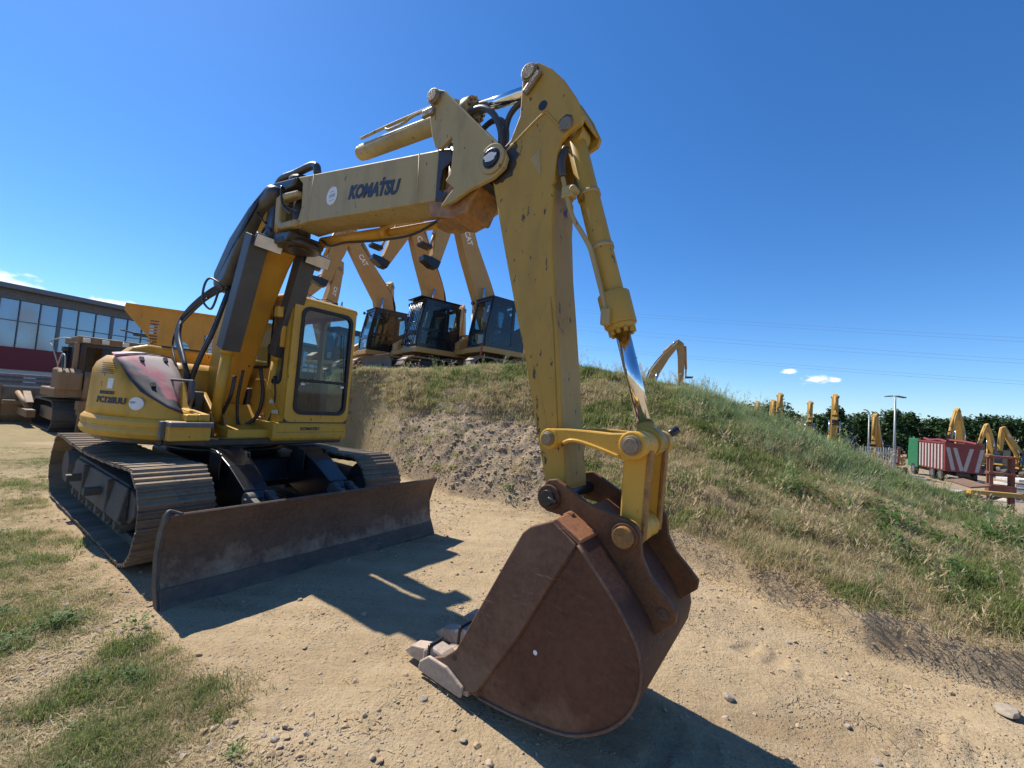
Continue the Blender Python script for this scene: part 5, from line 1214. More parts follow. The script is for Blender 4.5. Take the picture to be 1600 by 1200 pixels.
# bent yellow frame lying in the grass behind the bank
YF = empty('bent_frame', (9.42, 8.0, .40), R(-10)); tag(YF, 'bent yellow steel frame lying beyond the grass at the right edge', 'frame')
obj('frame_bar', MB().box(-.45, .40, -.06, .06, .06, .14), 'far_yellow', YF, .01)
obj('frame_bar', MB().tube([(.38, 0, .10), (.52, -.02, -.02), (.62, -.03, -.2), (.66, -.03, -.42)], .03), 'far_yellow', YF)
obj('frame_bar', MB().tube([(-.44, 0, .10), (-.30, .02, -.05), (-.22, .02, -.20)], .03), 'far_yellow', YF)
obj('frame_bar', MB().box(-.1, .66, -.04, .03, -.44, -.38), 'far_yellow', YF, .01)
obj('frame_leg', MB().box(-.08, -.02, -.03, .03, -1.6, -.40).box(.56, .62, -.03, .03, -1.6, -.40), 'far_yellow', YF)
# scrap heap
SH = empty('scrap_heap', (15.4, 14.4, -1.3), 0); tag(SH, 'heap of rusty scrap plates in front of the red tipper lorry', 'scrap heap')
M['scrap'] = rusty('scrap_rust', (.09, .05, .03), (.15, .085, .05), (.24, .17, .11))
for k in range(16):
    T = Matrix.Translation((random.uniform(-1.3, 1.2), random.uniform(-.5, .5), random.uniform(.1, 1.45 - k * .0))) @ Euler((random.uniform(-.5, .5), random.uniform(-.35, .45), random.uniform(0, 3))).to_matrix().to_4x4()
    l_ = random.uniform(.4, 1.0); obj('scrap_plate', MB().box(-l_, l_, -.25, .25, -.025, .025, T), 'scrap' if k % 4 else 'stripe', SH, .004)
# fence
FN = empty('steel_fence', (18.7, 22, -1.6), R(2)); tag(FN, 'grey palisade fence behind the bank, left of the lamp post', 'fence')
M['galv'] = plain('galvanised_steel', (.30, .33, .34), .5, .4, var=.15)
for k in range(14): obj('fence_pale', MB().box(k * .14 - .03, k * .14 + .03, -.012, .012, 0, 2.36), 'galv', FN)
obj('fence_rail', MB().box(-.1, 1.95, .014, .05, .5, .58), 'galv', FN); obj('fence_rail', MB().box(-.1, 1.95, .014, .05, 2.0, 2.08), 'galv', FN)
def lamp_post(x, y, h, label, heads):
    P = empty('lamp_post', (x, y, -1.6), 0); tag(P, label, 'lamp post')
    obj('pole', MB().cyl((0, 0, 0), (0, 0, h), .08, .04, seg=14), 'galv', P)
    if heads == 2:
        for s in (-1, 1): obj('lamp_head', MB().box(min(s * .08, s * .62), max(s * .08, s * .42), -.12, .12, h - .02, h + .05, Matrix.Rotation(-s * .12, 4, 'Y')), 'grey', P, .02)
    else:
        obj('lamp_arm', MB().tube([(0, 0, h - .05), (-.02, 0, h + .15), (-.2, 0, h + .3), (-.45, 0, h + .33)], .045), 'galv', P)
lamp_post(22.35, 24, 5.28, 'tall grey lamp post with two flat heads in front of the far excavator', 2)
lamp_post(27.8, 32, 4.5, 'lower grey lamp post with one bent arm before the trees', 1)

# power lines
M['wire'] = plain('power_cable', (.20, .22, .26), .6)
for k, (za, zb, nm) in enumerate(((23.99, 16.99, 'uppermost'), (23.42, 16.42, 'second highest'), (20.21, 13.76, 'third highest'), (19.35, 13.2, 'third lowest'), (15.93, 10.56, 'second lowest'), (15.4, 10.1, 'lowest'))):
    A = Vector((13.4, 90, za)); B_ = Vector((74.65, 60, zb)); d = B_ - A
    pts = []
    for i in range(21):
        s = -.9 + 2.4 * i / 20; p = A + d * s; p.z += 1.3 * (s * s - s) ; pts.append(p)
    tag(obj('power_line', MB().tube(pts, .013, 4, 1), 'wire'), nm + ' of the power lines crossing the sky on the right', 'power line', 'power lines')

# ---- bulldozer on the left
DZ = empty('bulldozer', (-15.75, 15.85, hz(-15.75, 15.85)), R(146)); DZ.scale = (1.08,) * 3; tag(DZ, 'dusty tan bulldozer with ripper and black cab at the left', 'bulldozer')
for s in (-1, 1):
    obj('track', loop_track(1.25, .48, s * .98, .62, True, 40), 'frame', DZ)
    obj('track_frame', MB().box(-1.1, 1.1, s * .98 - .2, s * .98 + .2, .3, .7), 'cat_dull', DZ, .02)
    obj('fender', MB().box(-1.75, .35, s * .98 - .36, s * .98 + .36, 1.08, 1.36), 'cat_dull', DZ, .04)
obj('hull', MB().box(-1.55, 1.7, -.62, .62, .45, 1.4), 'cat_dull', DZ, .04)
ft = obj('fuel_tank', MB().prism([(-1.95, 1.05), (-1.25, 1.05), (-1.25, 1.92), (-1.80, 1.92), (-1.95, 1.75)], -.95, .72), 'cat_dull', DZ, .05)
me = text_mesh('CAT', .26, .004, .01); place_text('lettering', me, 'stripe', (-1.955, .02, 1.50), (0, -1, 0), (0, 0, 1), ft)
obj('side_tank', MB().prism([(-1.85, 1.30), (-.9, 1.30), (-.9, 1.98), (-1.6, 1.98), (-1.85, 1.85)], .74, 1.30), 'cat_dull', DZ, .06)
obj('hood', MB().prism([(.3, 1.35), (1.95, 1.35), (1.95, 1.95), (.3, 2.1)], -.5, .5), 'cat_dull', DZ, .04)
dc_ = empty('cab', (0, 0, 0), 0, DZ)
cX0, cX1, cZ0, cZ1 = -1.22, .42, 1.88, 2.82
for s, nm in ((-.78, 'r'), (.78, 'l')):
    p = obj('cab_side', put(panel([(0, -.6), (1.64, -.6), (1.64, .94), (0, .94)], [[(.12, .06), (.8, .06), (.8, .84), (.12, .84)], [(.92, -.4), (1.54, -.4), (1.54, .84), (.92, .84)]], .07, 's'), (cX0, s, cZ0), (1, 0, 0), (0, 0, 1)), 'gloss_black', dc_, .01)
    obj('window_pane', put(panel([(.12, .06), (.8, .06), (.8, .84), (.12, .84)], [], .01, 'p'), (cX0, s, cZ0), (1, 0, 0), (0, 0, 1)), 'glass_black', p)
    obj('window_pane', put(panel([(.92, -.4), (1.54, -.4), (1.54, .84), (.92, .84)], [], .01, 'p'), (cX0, s, cZ0), (1, 0, 0), (0, 0, 1)), 'glass_black', p)
for xx in (cX0, cX1):
    p = obj('cab_end', put(panel([(0, -.1), (1.56, -.1), (1.56, .94), (0, .94)], [[(.14, .08), (1.42, .08), (1.42, .84), (.14, .84)]], .07, 's'), (xx, -.78, cZ0), (0, 1, 0), (0, 0, 1)), 'gloss_black', dc_, .01)
    obj('window_pane', put(panel([(.14, .08), (1.42, .08), (1.42, .84), (.14, .84)], [], .01, 'p'), (xx, -.78, cZ0), (0, 1, 0), (0, 0, 1)), 'glass_black', p)
obj('cab_roof', MB().box(cX0 - .12, cX1 + .05, -.86, .90, cZ1 + .01, cZ1 + .24), 'cat_dull', dc_, .04)
for yy in (-.7, -.25, .25, .7): obj('work_light', MB().box(cX0 - .22, cX0 - .13, yy - .09, yy + .09, cZ1 + .04, cZ1 + .18), 'lamp', dc_, .02)
for s in (-1, 1): obj('handrail', MB().tube([(-1.7, s * 1.15, 1.95), (-1.7, s * 1.18, 2.35), (-1.2, s * 1.18, 2.4), (-.6, s * 1.15, 2.0)], .018, 6), 'stripe', DZ)
for k in range(5): obj('tank_louvre', MB().box(-1.975, -1.955, -.75, -.3, 1.2 + k * .07, 1.23 + k * .07), 'black', ft)
obj('tank_cap', MB().cyl((-1.55, -.5, 1.92), (-1.55, -.5, 2.0), .09), 'black', ft); obj('tail_lamp', MB().box(-1.97, -1.95, .5, .62, 1.62, 1.72), 'red_plastic', ft)
for k in range(3): obj('ripper_hose', MB().tube([(-1.4, -.2 + k * .15, 1.2), (-1.8, -.2 + k * .16, 1.25), (-2.1, -.2 + k * .15, .95)], .022, 6), 'rubber', DZ)
obj('rollbar_post', MB().box(cX0 - .20, cX0 - .02, .84, .94, 1.9, cZ1 + .02), 'cat_dull', dc_, .02); obj('rollbar_post', MB().box(cX0 - .20, cX0 - .02, -.92, -.80, 1.9, cZ1 + .02), 'cat_dull', dc_, .02)
obj('seat', MB().box(-.75, -.2, -.3, .3, 1.9, 2.1).box(-.8, -.65, -.3, .3, 2.0, 2.65), 'seat', dc_, .05)
obj('exhaust_stack', MB().cyl((1.0, .42, 2.0), (1.0, .42, 2.9), .09, seg=14).tube([(1.0, .42, 2.9), (1.02, .42, 2.98), (1.15, .42, 3.02)], .08), 'black', DZ)
obj('work_light_mast', MB().box(-1.3, -1.2, -1.02, -.92, 2.6, 3.35).box(-1.32, -1.18, -1.2, -.45, 3.30, 3.42).tube([(-1.25, -.5, 3.38), (-1.25, -.1, 3.45)], .03), 'guard', DZ, .01)
obj('grab_handle', MB().tube([(-.6, 1.1, 1.95), (-.3, 1.25, 2.6), (0, 1.28, 2.85), (-.4, 1.1, 2.98), (-1.1, 1.0, 2.95)], .02), 'stripe', DZ)
obj('air_cleaner', MB().cyl((.7, .75, 1.6), (.7, .75, 2.6), .14).cyl((.7, .75, 2.6), (.7, .75, 2.75), .17), 'black', DZ)
rp_ = MB().box(-2.25, -1.95, -.85, .85, .55, .78); rp_.prism([(-2.1, .7), (-1.5, .9), (-1.5, 1.1), (-2.1, 1.0)], .45, .62); rp_.prism([(-2.1, .7), (-1.5, .9), (-1.5, 1.1), (-2.1, 1.0)], -.62, -.45)
rip = obj('ripper_beam', rp_, 'cat_dull', DZ, .03)
for yy in (.78, 0, -.78):
    obj('ripper_shank', MB().prism([(-2.32, 1.0), (-2.10, 1.0), (-2.12, .4), (-2.02, .04), (-2.12, .0), (-2.28, .35)], yy - .05, yy + .05), 'cat_dull', rip, .015)
    obj('shank_pocket', MB().box(-2.34, -2.0, yy - .11, yy + .11, .72, 1.0), 'cat_dull', rip, .02)
obj('ripper_cylinder', MB().cyl((-1.6, .3, 1.35), (-2.1, .3, .85), .08), 'cat_dull', rip)
bb = MB().sheet([(2.35, .0), (2.22, .25), (2.18, .6), (2.25, .9), (2.42, 1.2)], -1.75, 1.95, .05)
db = obj('blade', bb, 'cat_dull', DZ, .01)
obj('push_arm', MB().box(.3, 2.2, 1.36, 1.58, .3, .55).box(.3, 2.2, -1.58, -1.36, .3, .55), 'cat_dull', db, .02)
obj('blade_end_bit', MB().prism([(2.15, .0), (2.5, .0), (2.55, 1.2), (2.3, 1.3), (2.1, .6)], 1.95, 2.02), 'cat_dull', db, .02)
obj('blade_brace', MB().prism([(1.3, .75), (1.45, .70), (2.25, 1.0), (2.2, 1.12)], 1.3, 1.5).box(1.9, 2.2, 1.3, 1.95, .62, .78), 'cat_dull', db, .02)
obj('tilt_cylinder', MB().cyl((1.0, 1.45, .55), (2.2, 1.6, 1.05), .07), 'cat_dull', db)

# orange screened blade rack behind the hood
RK2 = empty('trash_rack_blade', (-9.55, 10.0, -.24), math.atan2(1.3, 2.6)); tag(RK2, 'orange slotted steel rack plate with an arched cut-out behind the yellow hood', 'rack')
arch = [(.98, 2.05)] + [(1.16 - .18 * math.cos(math.pi * k / 8), 2.62 + .18 * math.sin(math.pi * k / 8)) for k in range(9)] + [(1.34, 2.05)]
holes = [arch]
for k in range(9): holes.append([(.50, 2.62 + k * .075), (.68, 2.62 + k * .075), (.68, 2.66 + k * .075), (.50, 2.66 + k * .075)])
for i in range(5):
    for k in range(8): holes.append([(1.62 + i * .115, 2.30 + k * .095), (1.70 + i * .115, 2.30 + k * .095), (1.70 + i * .115, 2.37 + k * .095), (1.62 + i * .115, 2.37 + k * .095)])
for i in range(5):
    for k in range(12): holes.append([(2.28 + i * .12, 2.0 + k * .095), (2.37 + i * .12, 2.0 + k * .095), (2.37 + i * .12, 2.07 + k * .095), (2.28 + i * .12, 2.07 + k * .095)])
pl = obj('rack_plate', put(panel([(0, 3.42), (0, 3.56), (3.2, 3.52), (3.2, .3), (1.9, .3), (1.35, 1.8), (.95, 2.28)], holes, .04, 'rack'), (0, 0, 0), (1, 0, 0), (0, 0, 1)), 'rack', RK2)
obj('top_flange', MB().box(-.02, 3.22, -.07, .07, 3.55, 3.60, Matrix.Rotation(.012, 4, 'Y')), 'rack', RK2, .006)
obj('rack_leg', MB().box(2.0, 2.15, -.1, .1, -.1, .5).box(2.9, 3.05, -.1, .1, -.1, .5), 'rack', RK2)
obj('rubber_roller', MB().cyl((1.35, -.18, 1.9), (1.35, -.02, 1.9), .22, seg=24), 'rubber', RK2)

# stacked dark planks far left
for k in range(9):
    sb = tag(obj('grey_plank', MB().box(-2.6, 2.2, -.5, .5, -.055, .055), plain('grey_timber_%d' % k, (.15 + .015 * (k % 3), .155, .155), .8, var=.3), None, .012),
             ['lowest', 'second lowest', 'third lowest', 'fourth lowest', 'middle', 'fourth highest', 'third highest', 'second highest', 'topmost'][k] + ' plank of the grey stack left of the bulldozer', 'plank', 'stacked grey planks')
    sb.location = (-21.6, 17.6, -.14 + k * .185); sb.rotation_euler = (0, 0, R(38 + (k % 3) * .7))

# ---- showroom building
BD = empty('showroom_building', (-33.0, 26.0, -.25), math.atan2(.921, .389)); tag(BD, 'long glass-fronted building with a red band and dark flat roof at the far left', 'building')
M['pane'] = plain('blue_mirror_glass', (.26, .37, .48), .12, .45, var=.05)
M['mullion'] = plain('mullion_paint', (.10, .13, .17), .5)
M['fascia'] = plain('roof_fascia', (.12, .14, .17), .5)
M['maroon'] = plain('maroon_band', (.15, .008, .022), .5, var=.12)
M['base_wall'] = plain('pale_wall', (.55, .56, .55), .7, var=.1)
obj('wall', MB().box(-20, 46, .25, 12, 0, 6.9), 'mullion', BD)
obj('base_wall', MB().box(-20, 46, .0, .24, 0, 1.86), 'base_wall', BD)
obj('maroon_band', MB().box(-20, 46, -.12, .24, 1.87, 3.30), 'maroon', BD)
obj('roof_fascia', MB().box(-20, 46, -.10, .24, 6.42, 7.0), 'grey', BD)
obj('roof_edge', MB().box(-20.3, 46.3, -.75, 12.3, 7.0, 7.32), 'fascia', BD, .03)
for k in range(-8, 42):
    x = .10 + k * .95
    for z0, z1 in ((3.32, 5.02), (5.08, 6.40)):
        me = MB().box(.04, .91, .10, .14, 0, z1 - z0).mesh('window_pane'); o = obj('window_pane', me, 'pane', BD); o.location = (x, random.uniform(-.004, .004), z0); o.rotation_euler = (random.uniform(-.004, .004), 0, random.uniform(-.004, .004))
    thick = .09 if k % 3 == 0 else .022
    o = obj('mullion', MB().box(-thick, thick, .02, .22, 3.31, 6.41), 'mullion', BD); o.location = (x, 0, 0)
for k in range(8):
    obj('shutter_panel', MB().box(-3 + k * 2.6, -1.0 + k * 2.6, -.05, -.003, .95, 1.6), 'grey', BD, .01)
obj('transom', MB().box(-20, 46, .03, .20, 5.025, 5.075), 'mullion', BD)

# ================================================================== vegetation and stones
def leaf_mat(name, a, b, trans=.35, rough=.6):
    m, nt, N, L, B = nodes_of(name)
    oi = N.new('ShaderNodeObjectInfo'); geo = N.new('ShaderNodeNewGeometry')
    co = N.new('ShaderNodeTexCoord').outputs['Object']
    n1 = tex(nt, 'ShaderNodeTexNoise', 3.0, co, Detail=3)
    ad = N.new('ShaderNodeMath'); ad.operation = 'MULTIPLY_ADD'; L.new(geo.outputs['Random Per Island'], ad.inputs[0]); ad.inputs[1].default_value = .6; 
    ob = N.new('ShaderNodeMath'); ob.operation = 'MULTIPLY'; L.new(oi.outputs['Random'], ob.inputs[0]); ob.inputs[1].default_value = .4; L.new(ob.outputs[0], ad.inputs[2])
    c = mix(nt, ad.outputs[0], a, b)
    L.new(c, B.inputs['Base Color']); B.inputs['Roughness'].default_value = rough; B.inputs['Specular IOR Level'].default_value = .25
    t = N.new('ShaderNodeBsdfTranslucent'); L.new(c, t.inputs[0])
    ms = N.new('ShaderNodeMixShader'); ms.inputs[0].default_value = trans
    L.new(B.outputs[0], ms.inputs[1]); L.new(t.outputs[0], ms.inputs[2]); L.new(ms.outputs[0], N['Material Output'].inputs[0])
    return m
M['grass_green'] = leaf_mat('green_grass', (.115, .175, .04), (.27, .31, .105), .5)
M['grass_olive'] = leaf_mat('olive_grass', (.24, .24, .09), (.44, .40, .19), .5)
M['grass_dry'] = leaf_mat('dry_straw', (.38, .30, .17), (.64, .53, .34), .45)
M['weed'] = leaf_mat('grey_green_weed', (.18, .26, .11), (.36, .42, .22), .5)
M['leafy'] = leaf_mat('leafy_weed', (.04, .10, .018), (.10, .19, .04))
M['tree_leaf'] = leaf_mat('tree_leaf', (.018, .045, .012), (.05, .095, .03), .2)
M['bark'] = plain('bark', (.11, .085, .06), .9)
def blade_mesh(name, n, h, spread, width, lean, mat, curve=.5, seg=3, flat=False, hvar=.5, seed=1):
    r = random.Random(seed); vs = []; fs = []
    for k in range(n):
        a = r.uniform(0, 2 * math.pi); d = spread * math.sqrt(r.random()); x, y = d * math.cos(a), d * math.sin(a)
        az = r.uniform(0, 2 * math.pi); le = lean * r.uniform(.2, 1.2); hh = h * r.uniform(1 - hvar, 1 + hvar * .5); w = width * r.uniform(.7, 1.3)
        dx, dy = math.cos(az), math.sin(az); px_, py_ = -dy, dx
        o = len(vs)
        for s in range(seg + 1):
            t = s / seg; bend = le * (t ** (1 + curve)); ww = w * (1 - t ** 1.6) * .5
            z = hh * t * math.cos(min(1.4, bend * .8)) if not flat else .005 + .010 * math.sin(math.pi * t) * r.random()
            rx = hh * bend * .75 if not flat else hh * t
            cx, cy = x + dx * rx, y + dy * rx
            if s < seg: vs += [(cx - px_ * ww, cy - py_ * ww, z), (cx + px_ * ww, cy + py_ * ww, z)]
            else: vs.append((cx, cy, z))
        for s in range(seg - 1): fs.append((o + 2 * s, o + 2 * s + 1, o + 2 * s + 3, o + 2 * s + 2))
        fs.append((o + 2 * seg - 2, o + 2 * seg - 1, o + 2 * seg))
    me = bpy.data.meshes.new(name); me.from_pydata(vs, [], fs); me.materials.append(M[mat]); return me
def stalk_mesh(name, seed, mat='weed', h=.75, n=5):
    r = random.Random(seed); m = MB()
    for k in range(n):
        az = r.uniform(0, 6.28); ln = r.uniform(.1, .45); hh = h * r.uniform(.6, 1.15)
        P = [(.03 * math.cos(az) + hh * ln * t * t * math.cos(az), .03 * math.sin(az) + hh * ln * t * t * math.sin(az), hh * t) for t in (0, .35, .7, 1)]
        m.tube(P, .0022, 3, 2)
        for q in range(14):
            t = r.uniform(.15, 1); i = min(2, int(t * 3)); b = Vector(P[i]).lerp(Vector(P[i + 1]), t * 3 - i)
            aa = r.uniform(0, 6.28); l_ = r.uniform(.05, .13) * (1.2 - t * .5); d = Vector((math.cos(aa), math.sin(aa), r.uniform(.3, 1.0))).normalized() * l_; pp = Vector((-math.sin(aa), math.cos(aa), 0)) * .0045
            m.add([b - pp, b + pp, b + d * .6 + pp, b + d, b + d * .6 - pp], [(0, 1, 2, 3, 4)])
    me = bpy.data.meshes.new(name); me.from_pydata(m.v, [], m.f); me.materials.append(M[mat]); return me
def bush_mesh(name, seed, mat='leafy', h=.22, n=60):
    r = random.Random(seed); m = MB()
    for k in range(n):
        aa = r.uniform(0, 6.28); el = r.uniform(.2, 1.4); ro = r.uniform(.3, 1) * h; c = Vector((math.cos(aa) * math.cos(el), math.sin(aa) * math.cos(el), math.sin(el))) * ro
        d = Vector((math.cos(aa + r.uniform(-.8, .8)), math.sin(aa + r.uniform(-.8, .8)), r.uniform(-.2, .8))).normalized() * r.uniform(.04, .09); p = d.cross(Vector((r.uniform(-.3, .3), 0, 1))).normalized() * r.uniform(.010, .02)
        m.add([c, c + d * .5 + p, c + d, c + d * .5 - p], [(0, 1, 2, 3)])
    me = bpy.data.meshes.new(name); me.from_pydata(m.v, [], m.f); me.materials.append(M[mat]); return me
def stone_mesh(name, seed, mat):
    bm = bmesh.new(); bmesh.ops.create_icosphere(bm, subdivisions=2, radius=1); r = random.Random(seed)
    ax_ = [Vector((r.gauss(0, 1), r.gauss(0, 1), r.gauss(0, 1))).normalized() for _ in range(9)]; dd_ = [r.uniform(.5, .85) for _ in ax_]
    for v in bm.verts:
        for a, d in zip(ax_, dd_):
            e = v.co.dot(a) - d
            if e > 0: v.co -= a * e
        v.co.z *= .62; v.co.x *= 1.15
    me = bpy.data.meshes.new(name); bm.to_mesh(me); bm.free(); me.materials.append(M[mat]); return me
M['stone_a'] = plain('limestone', (.38, .30, .205), .9, var=.3, scale=2)
M['stone_b'] = plain('grey_stone', (.28, .235, .18), .9, var=.3, scale=2)
M['stone_c'] = plain('clay_clod', (.36, .26, .155), .95, var=.3, scale=2)

def scatter(name, P, kinds, meshes, rot, scl, kind='stuff', tilt=None):
    """one 'stuff' object: points carrying instances of a few small meshes"""
    col = bpy.data.collections.new(name + '_source')
    for i, me in enumerate(meshes):
        o = bpy.data.objects.new('%s_source_%02d' % (name, i), me); col.objects.link(o)
    me = bpy.data.meshes.new(name); me.vertices.add(len(P)); me.vertices.foreach_set('co', np.asarray(P, np.float32).ravel())
    a = me.attributes.new('pick', 'INT', 'POINT'); a.data.foreach_set('value', np.asarray(kinds, np.int32))
    e = np.zeros((len(P), 3), np.float32); e[:, 2] = rot
    if tilt is not None: e[:, :2] = tilt
    a = me.attributes.new('turn', 'FLOAT_VECTOR', 'POINT'); a.data.foreach_set('vector', e.ravel())
    a = me.attributes.new('size', 'FLOAT', 'POINT'); a.data.foreach_set('value', np.asarray(scl, np.float32))
    o = bpy.data.objects.new(name, me); COL.objects.link(o); stuff(o)
    ng = bpy.data.node_groups.new(name, 'GeometryNodeTree')
    ng.interface.new_socket('Geometry', in_out='INPUT', socket_type='NodeSocketGeometry'); ng.interface.new_socket('Geometry', in_out='OUTPUT', socket_type='NodeSocketGeometry')
    N = ng.nodes; L = ng.links
    gi = N.new('NodeGroupInput'); go = N.new('NodeGroupOutput'); m2p = N.new('GeometryNodeMeshToPoints'); iop = N.new('GeometryNodeInstanceOnPoints'); ci = N.new('GeometryNodeCollectionInfo')
    ci.inputs['Collection'].default_value = col; ci.inputs['Separate Children'].default_value = True; ci.inputs['Reset Children'].default_value = True
    def attr(nm, ty):
        n = N.new('GeometryNodeInputNamedAttribute'); n.data_type = ty; n.inputs['Name'].default_value = nm; return n.outputs['Attribute']
    L.new(gi.outputs[0], m2p.inputs['Mesh']); L.new(m2p.outputs[0], iop.inputs['Points']); L.new(ci.outputs[0], iop.inputs['Instance'])
    iop.inputs['Pick Instance'].default_value = True
    L.new(attr('pick', 'INT'), iop.inputs['Instance Index'])
    er = N.new('FunctionNodeEulerToRotation'); L.new(attr('turn', 'FLOAT_VECTOR'), er.inputs[0]); L.new(er.outputs[0], iop.inputs['Rotation'])
    L.new(attr('size', 'FLOAT'), iop.inputs['Scale'])
    L.new(iop.outputs[0], go.inputs[0])
    md = o.modifiers.new('scatter', 'NODES'); md.node_group = ng
    return o
def polar_sample(n, t0, t1, r0, r1, bias=1.0):
    th = np.radians(rng.uniform(t0, t1, n)); u = rng.random(n); r = r0 + (r1 - r0) * u ** bias
    return r * np.sin(th), r * np.cos(th)
# ---- bank grass
GK = [blade_mesh('tuft', 34, .10, .13, .008, 1.1, 'grass_green', seed=1), blade_mesh('tuft', 34, .12, .14, .007, 1.2, 'grass_olive', seed=2), blade_mesh('tuft', 38, .12, .15, .006, 1.3, 'grass_dry', seed=3),
      blade_mesh('tuft', 34, .08, .16, .0065, 1.7, 'grass_dry', seed=4), blade_mesh('tuft', 30, .24, .13, .006, .9, 'weed', seed=5), stalk_mesh('stalk', 6), stalk_mesh('stalk', 7, n=4, h=.6), bush_mesh('bush', 8), stalk_mesh('stalk', 9, 'grass_dry', .6, 4), blade_mesh('tuft', 40, .15, .13, .007, 1.0, 'grass_green', seed=10)]
N0 = 200000
x, y = polar_sample(N0, -35, 80, 3.9, 13.5, .9)
th, r_, rb, rc, zc, t = hill_t(x, y)
n1 = fbm(x * .9, y * .9, 4, 51); n2 = fbm(x * 2.6 + 9, y * 2.6, 3, 61); n3 = fbm(x * 1.15 + 4, y * 1.15, 3, 71)
bare = sstep(.75, .45, t) * sstep(13, 3, th) * (.55 + .45 * sstep(-26, -20, th))                       # crumbling face above the blade
dens = sstep(.012, .06, t) * sstep(1.45, 1.1, t) * (.30 + .9 * sstep(.32, .62, n1)) * (1 - .94 * bare) * (1 - .4 * sstep(.55, .75, n2) * sstep(45, 20, th))
dens = dens * (.45 + .55 * sstep(.25, .6, t + .006 * (th - 10)))
keep = rng.random(N0) < dens
x, y, t, th, n1, n2, n3 = (v[keep] for v in (x, y, t, th, n1, n2, n3))
u = rng.random(len(x)); k = np.zeros(len(x), int)
green = np.clip(.08 + .85 * sstep(.45, .68, n3 + .10 * sstep(.4, .9, t) + .10 * sstep(20, 45, th)), 0, 1)
k = np.where(u < green * .55, 0, np.where(u < green * .55 + .26, 1, np.where(u < .74, 2, 3)))
k = np.where((u < .30) & (n3 > .52) , 9, k)
wd_ = sstep(.55, .8, t) * sstep(19, 30, th)
v = rng.random(len(x)); k = np.where(v < wd_ * .40, 4, k)
v = rng.random(len(x)); k = np.where(v < .003 + wd_ * .020, 5 + (rng.random(len(x)) * 2).astype(int), k)
v = rng.random(len(x)); k = np.where((v < .010) & (n2 > .5), 7, k)
v = rng.random(len(x)); k = np.where(v < .006, 8, k)
z = height(x, y) - .008
s = rng.uniform(.45, 1.1, len(x)) * np.where(t < .06, .75, 1.0) * np.where((k == 5) | (k == 6), .85, 1.0) * (1 - .42 * sstep(38, 46, th) * ((k >= 4) & (k <= 6))) * (.7 + .7 * n2)
scatter('bank_grass', np.stack([x, y, z], 1), k, GK, rng.uniform(0, 6.28, len(x)), s, tilt=rng.uniform(-.18, .18, (len(x), 2)))
# ---- grass and straw on the flat at the left
N1 = 90000
x, y = polar_sample(N1, -75, 0, .9, 16, 1.5)
onh, lf = turf(x, y)
mx_ = (x - MO.x) * cMR + (y - MO.y) * sMR; my_ = -(x - MO.x) * sMR + (y - MO.y) * cMR
def blob(cx, cy, rr): return np.clip(1.15 - np.hypot(x - cx, y - cy) / rr, 0, 1)
lush = np.max([blob(-2.95, 2.35, .72), blob(-2.05, 2.42, .30), blob(-3.7, 3.6, .7), blob(-4.5, 3.5, .9), blob(-6.6, 5.4, 1.3), blob(-5.4, 5.2, .9), blob(-1.55, 1.75, .30), blob(-2.4, 1.75, .55), blob(-1.9, 2.05, .4), blob(-8, 8.5, 1.6), blob(-6.6, 5.6, .9), blob(-1.35, 2.15, .3), blob(-13, 12.5, 2.5)], 0)
nz = fbm(x * 2.2, y * 2.2, 3, 81)
out_track = (my_ < -1.32) | (mx_ > 2.6) | (mx_ < -2.1)
dens = out_track * np.clip(lush * (.05 + 1.0 * sstep(.40, .64, nz)) + .75 * lf * sstep(.28, .55, nz), 0, 1) * (1 - onh) * sstep(1.0, -.2, x + .25 * y * 0 + .6)
keep = rng.random(N1) < dens
x, y, lush = x[keep], y[keep], lush[keep]
u = rng.random(len(x)); k = np.where(u < lush * 1.0, rng.choice([0, 9, 1, 3], len(x), p=[.40, .22, .24, .14]), np.where(u < .42, 1, np.where(u < .8, 3, 2)))
k = np.where(rng.random(len(x)) < .006, 7, k)
s = rng.uniform(.25, .55, len(x)) * (.6 + .5 * lush)
scatter('verge_grass', np.stack([x, y, height(x, y) - .006], 1), k, GK, rng.uniform(0, 6.28, len(x)), s, tilt=rng.uniform(-.15, .15, (len(x), 2)))
# ---- straw litter, gravel, stones
ST = [blade_mesh('straw', 14, .06, .09, .0035, 1, 'grass_dry', seg=2, flat=True, seed=s_) for s_ in (31, 32, 33)]
N2 = 70000
x, y = polar_sample(N2, -62, 62, .75, 12, 1.5)
onh, lf = turf(x, y); th, r_, rb, rc, zc, t = hill_t(x, y)
nz = fbm(x * 1.5, y * 1.5, 4, 91)
edge = sstep(-.28, -.02, t)
dens = np.clip(.95 * lf * sstep(.3, .55, nz) + .012 * sstep(.45, .65, nz) + .5 * edge * sstep(.4, .6, nz) + .6 * onh * sstep(.8, .2, t) * sstep(2, 14, th), 0, 1)
keep = rng.random(N2) < dens; x, y = x[keep], y[keep]
scatter('straw_litter', np.stack([x, y, height(x, y) - .004], 1), (rng.random(len(x)) * 3).astype(int), ST, rng.uniform(0, 6.28, len(x)), rng.uniform(.5, 1.3, len(x)), tilt=rng.uniform(-.12, .12, (len(x), 2)))
SN = [stone_mesh('stone', 41, 'stone_a'), stone_mesh('stone', 42, 'stone_b'), stone_mesh('stone', 43, 'stone_c'), stone_mesh('stone', 44, 'stone_a'), stone_mesh('stone', 45, 'stone_c')]
N3 = 210000
x, y = polar_sample(N3, -62, 62, .75, 13.2, 1.45)
onh, lf = turf(x, y); th, r_, rb, rc, zc, t = hill_t(x, y)
nz = fbm(x * 1.1 + 20, y * 1.1, 4, 101)
face = onh * sstep(.9, .5, t) * sstep(14, 4, th)
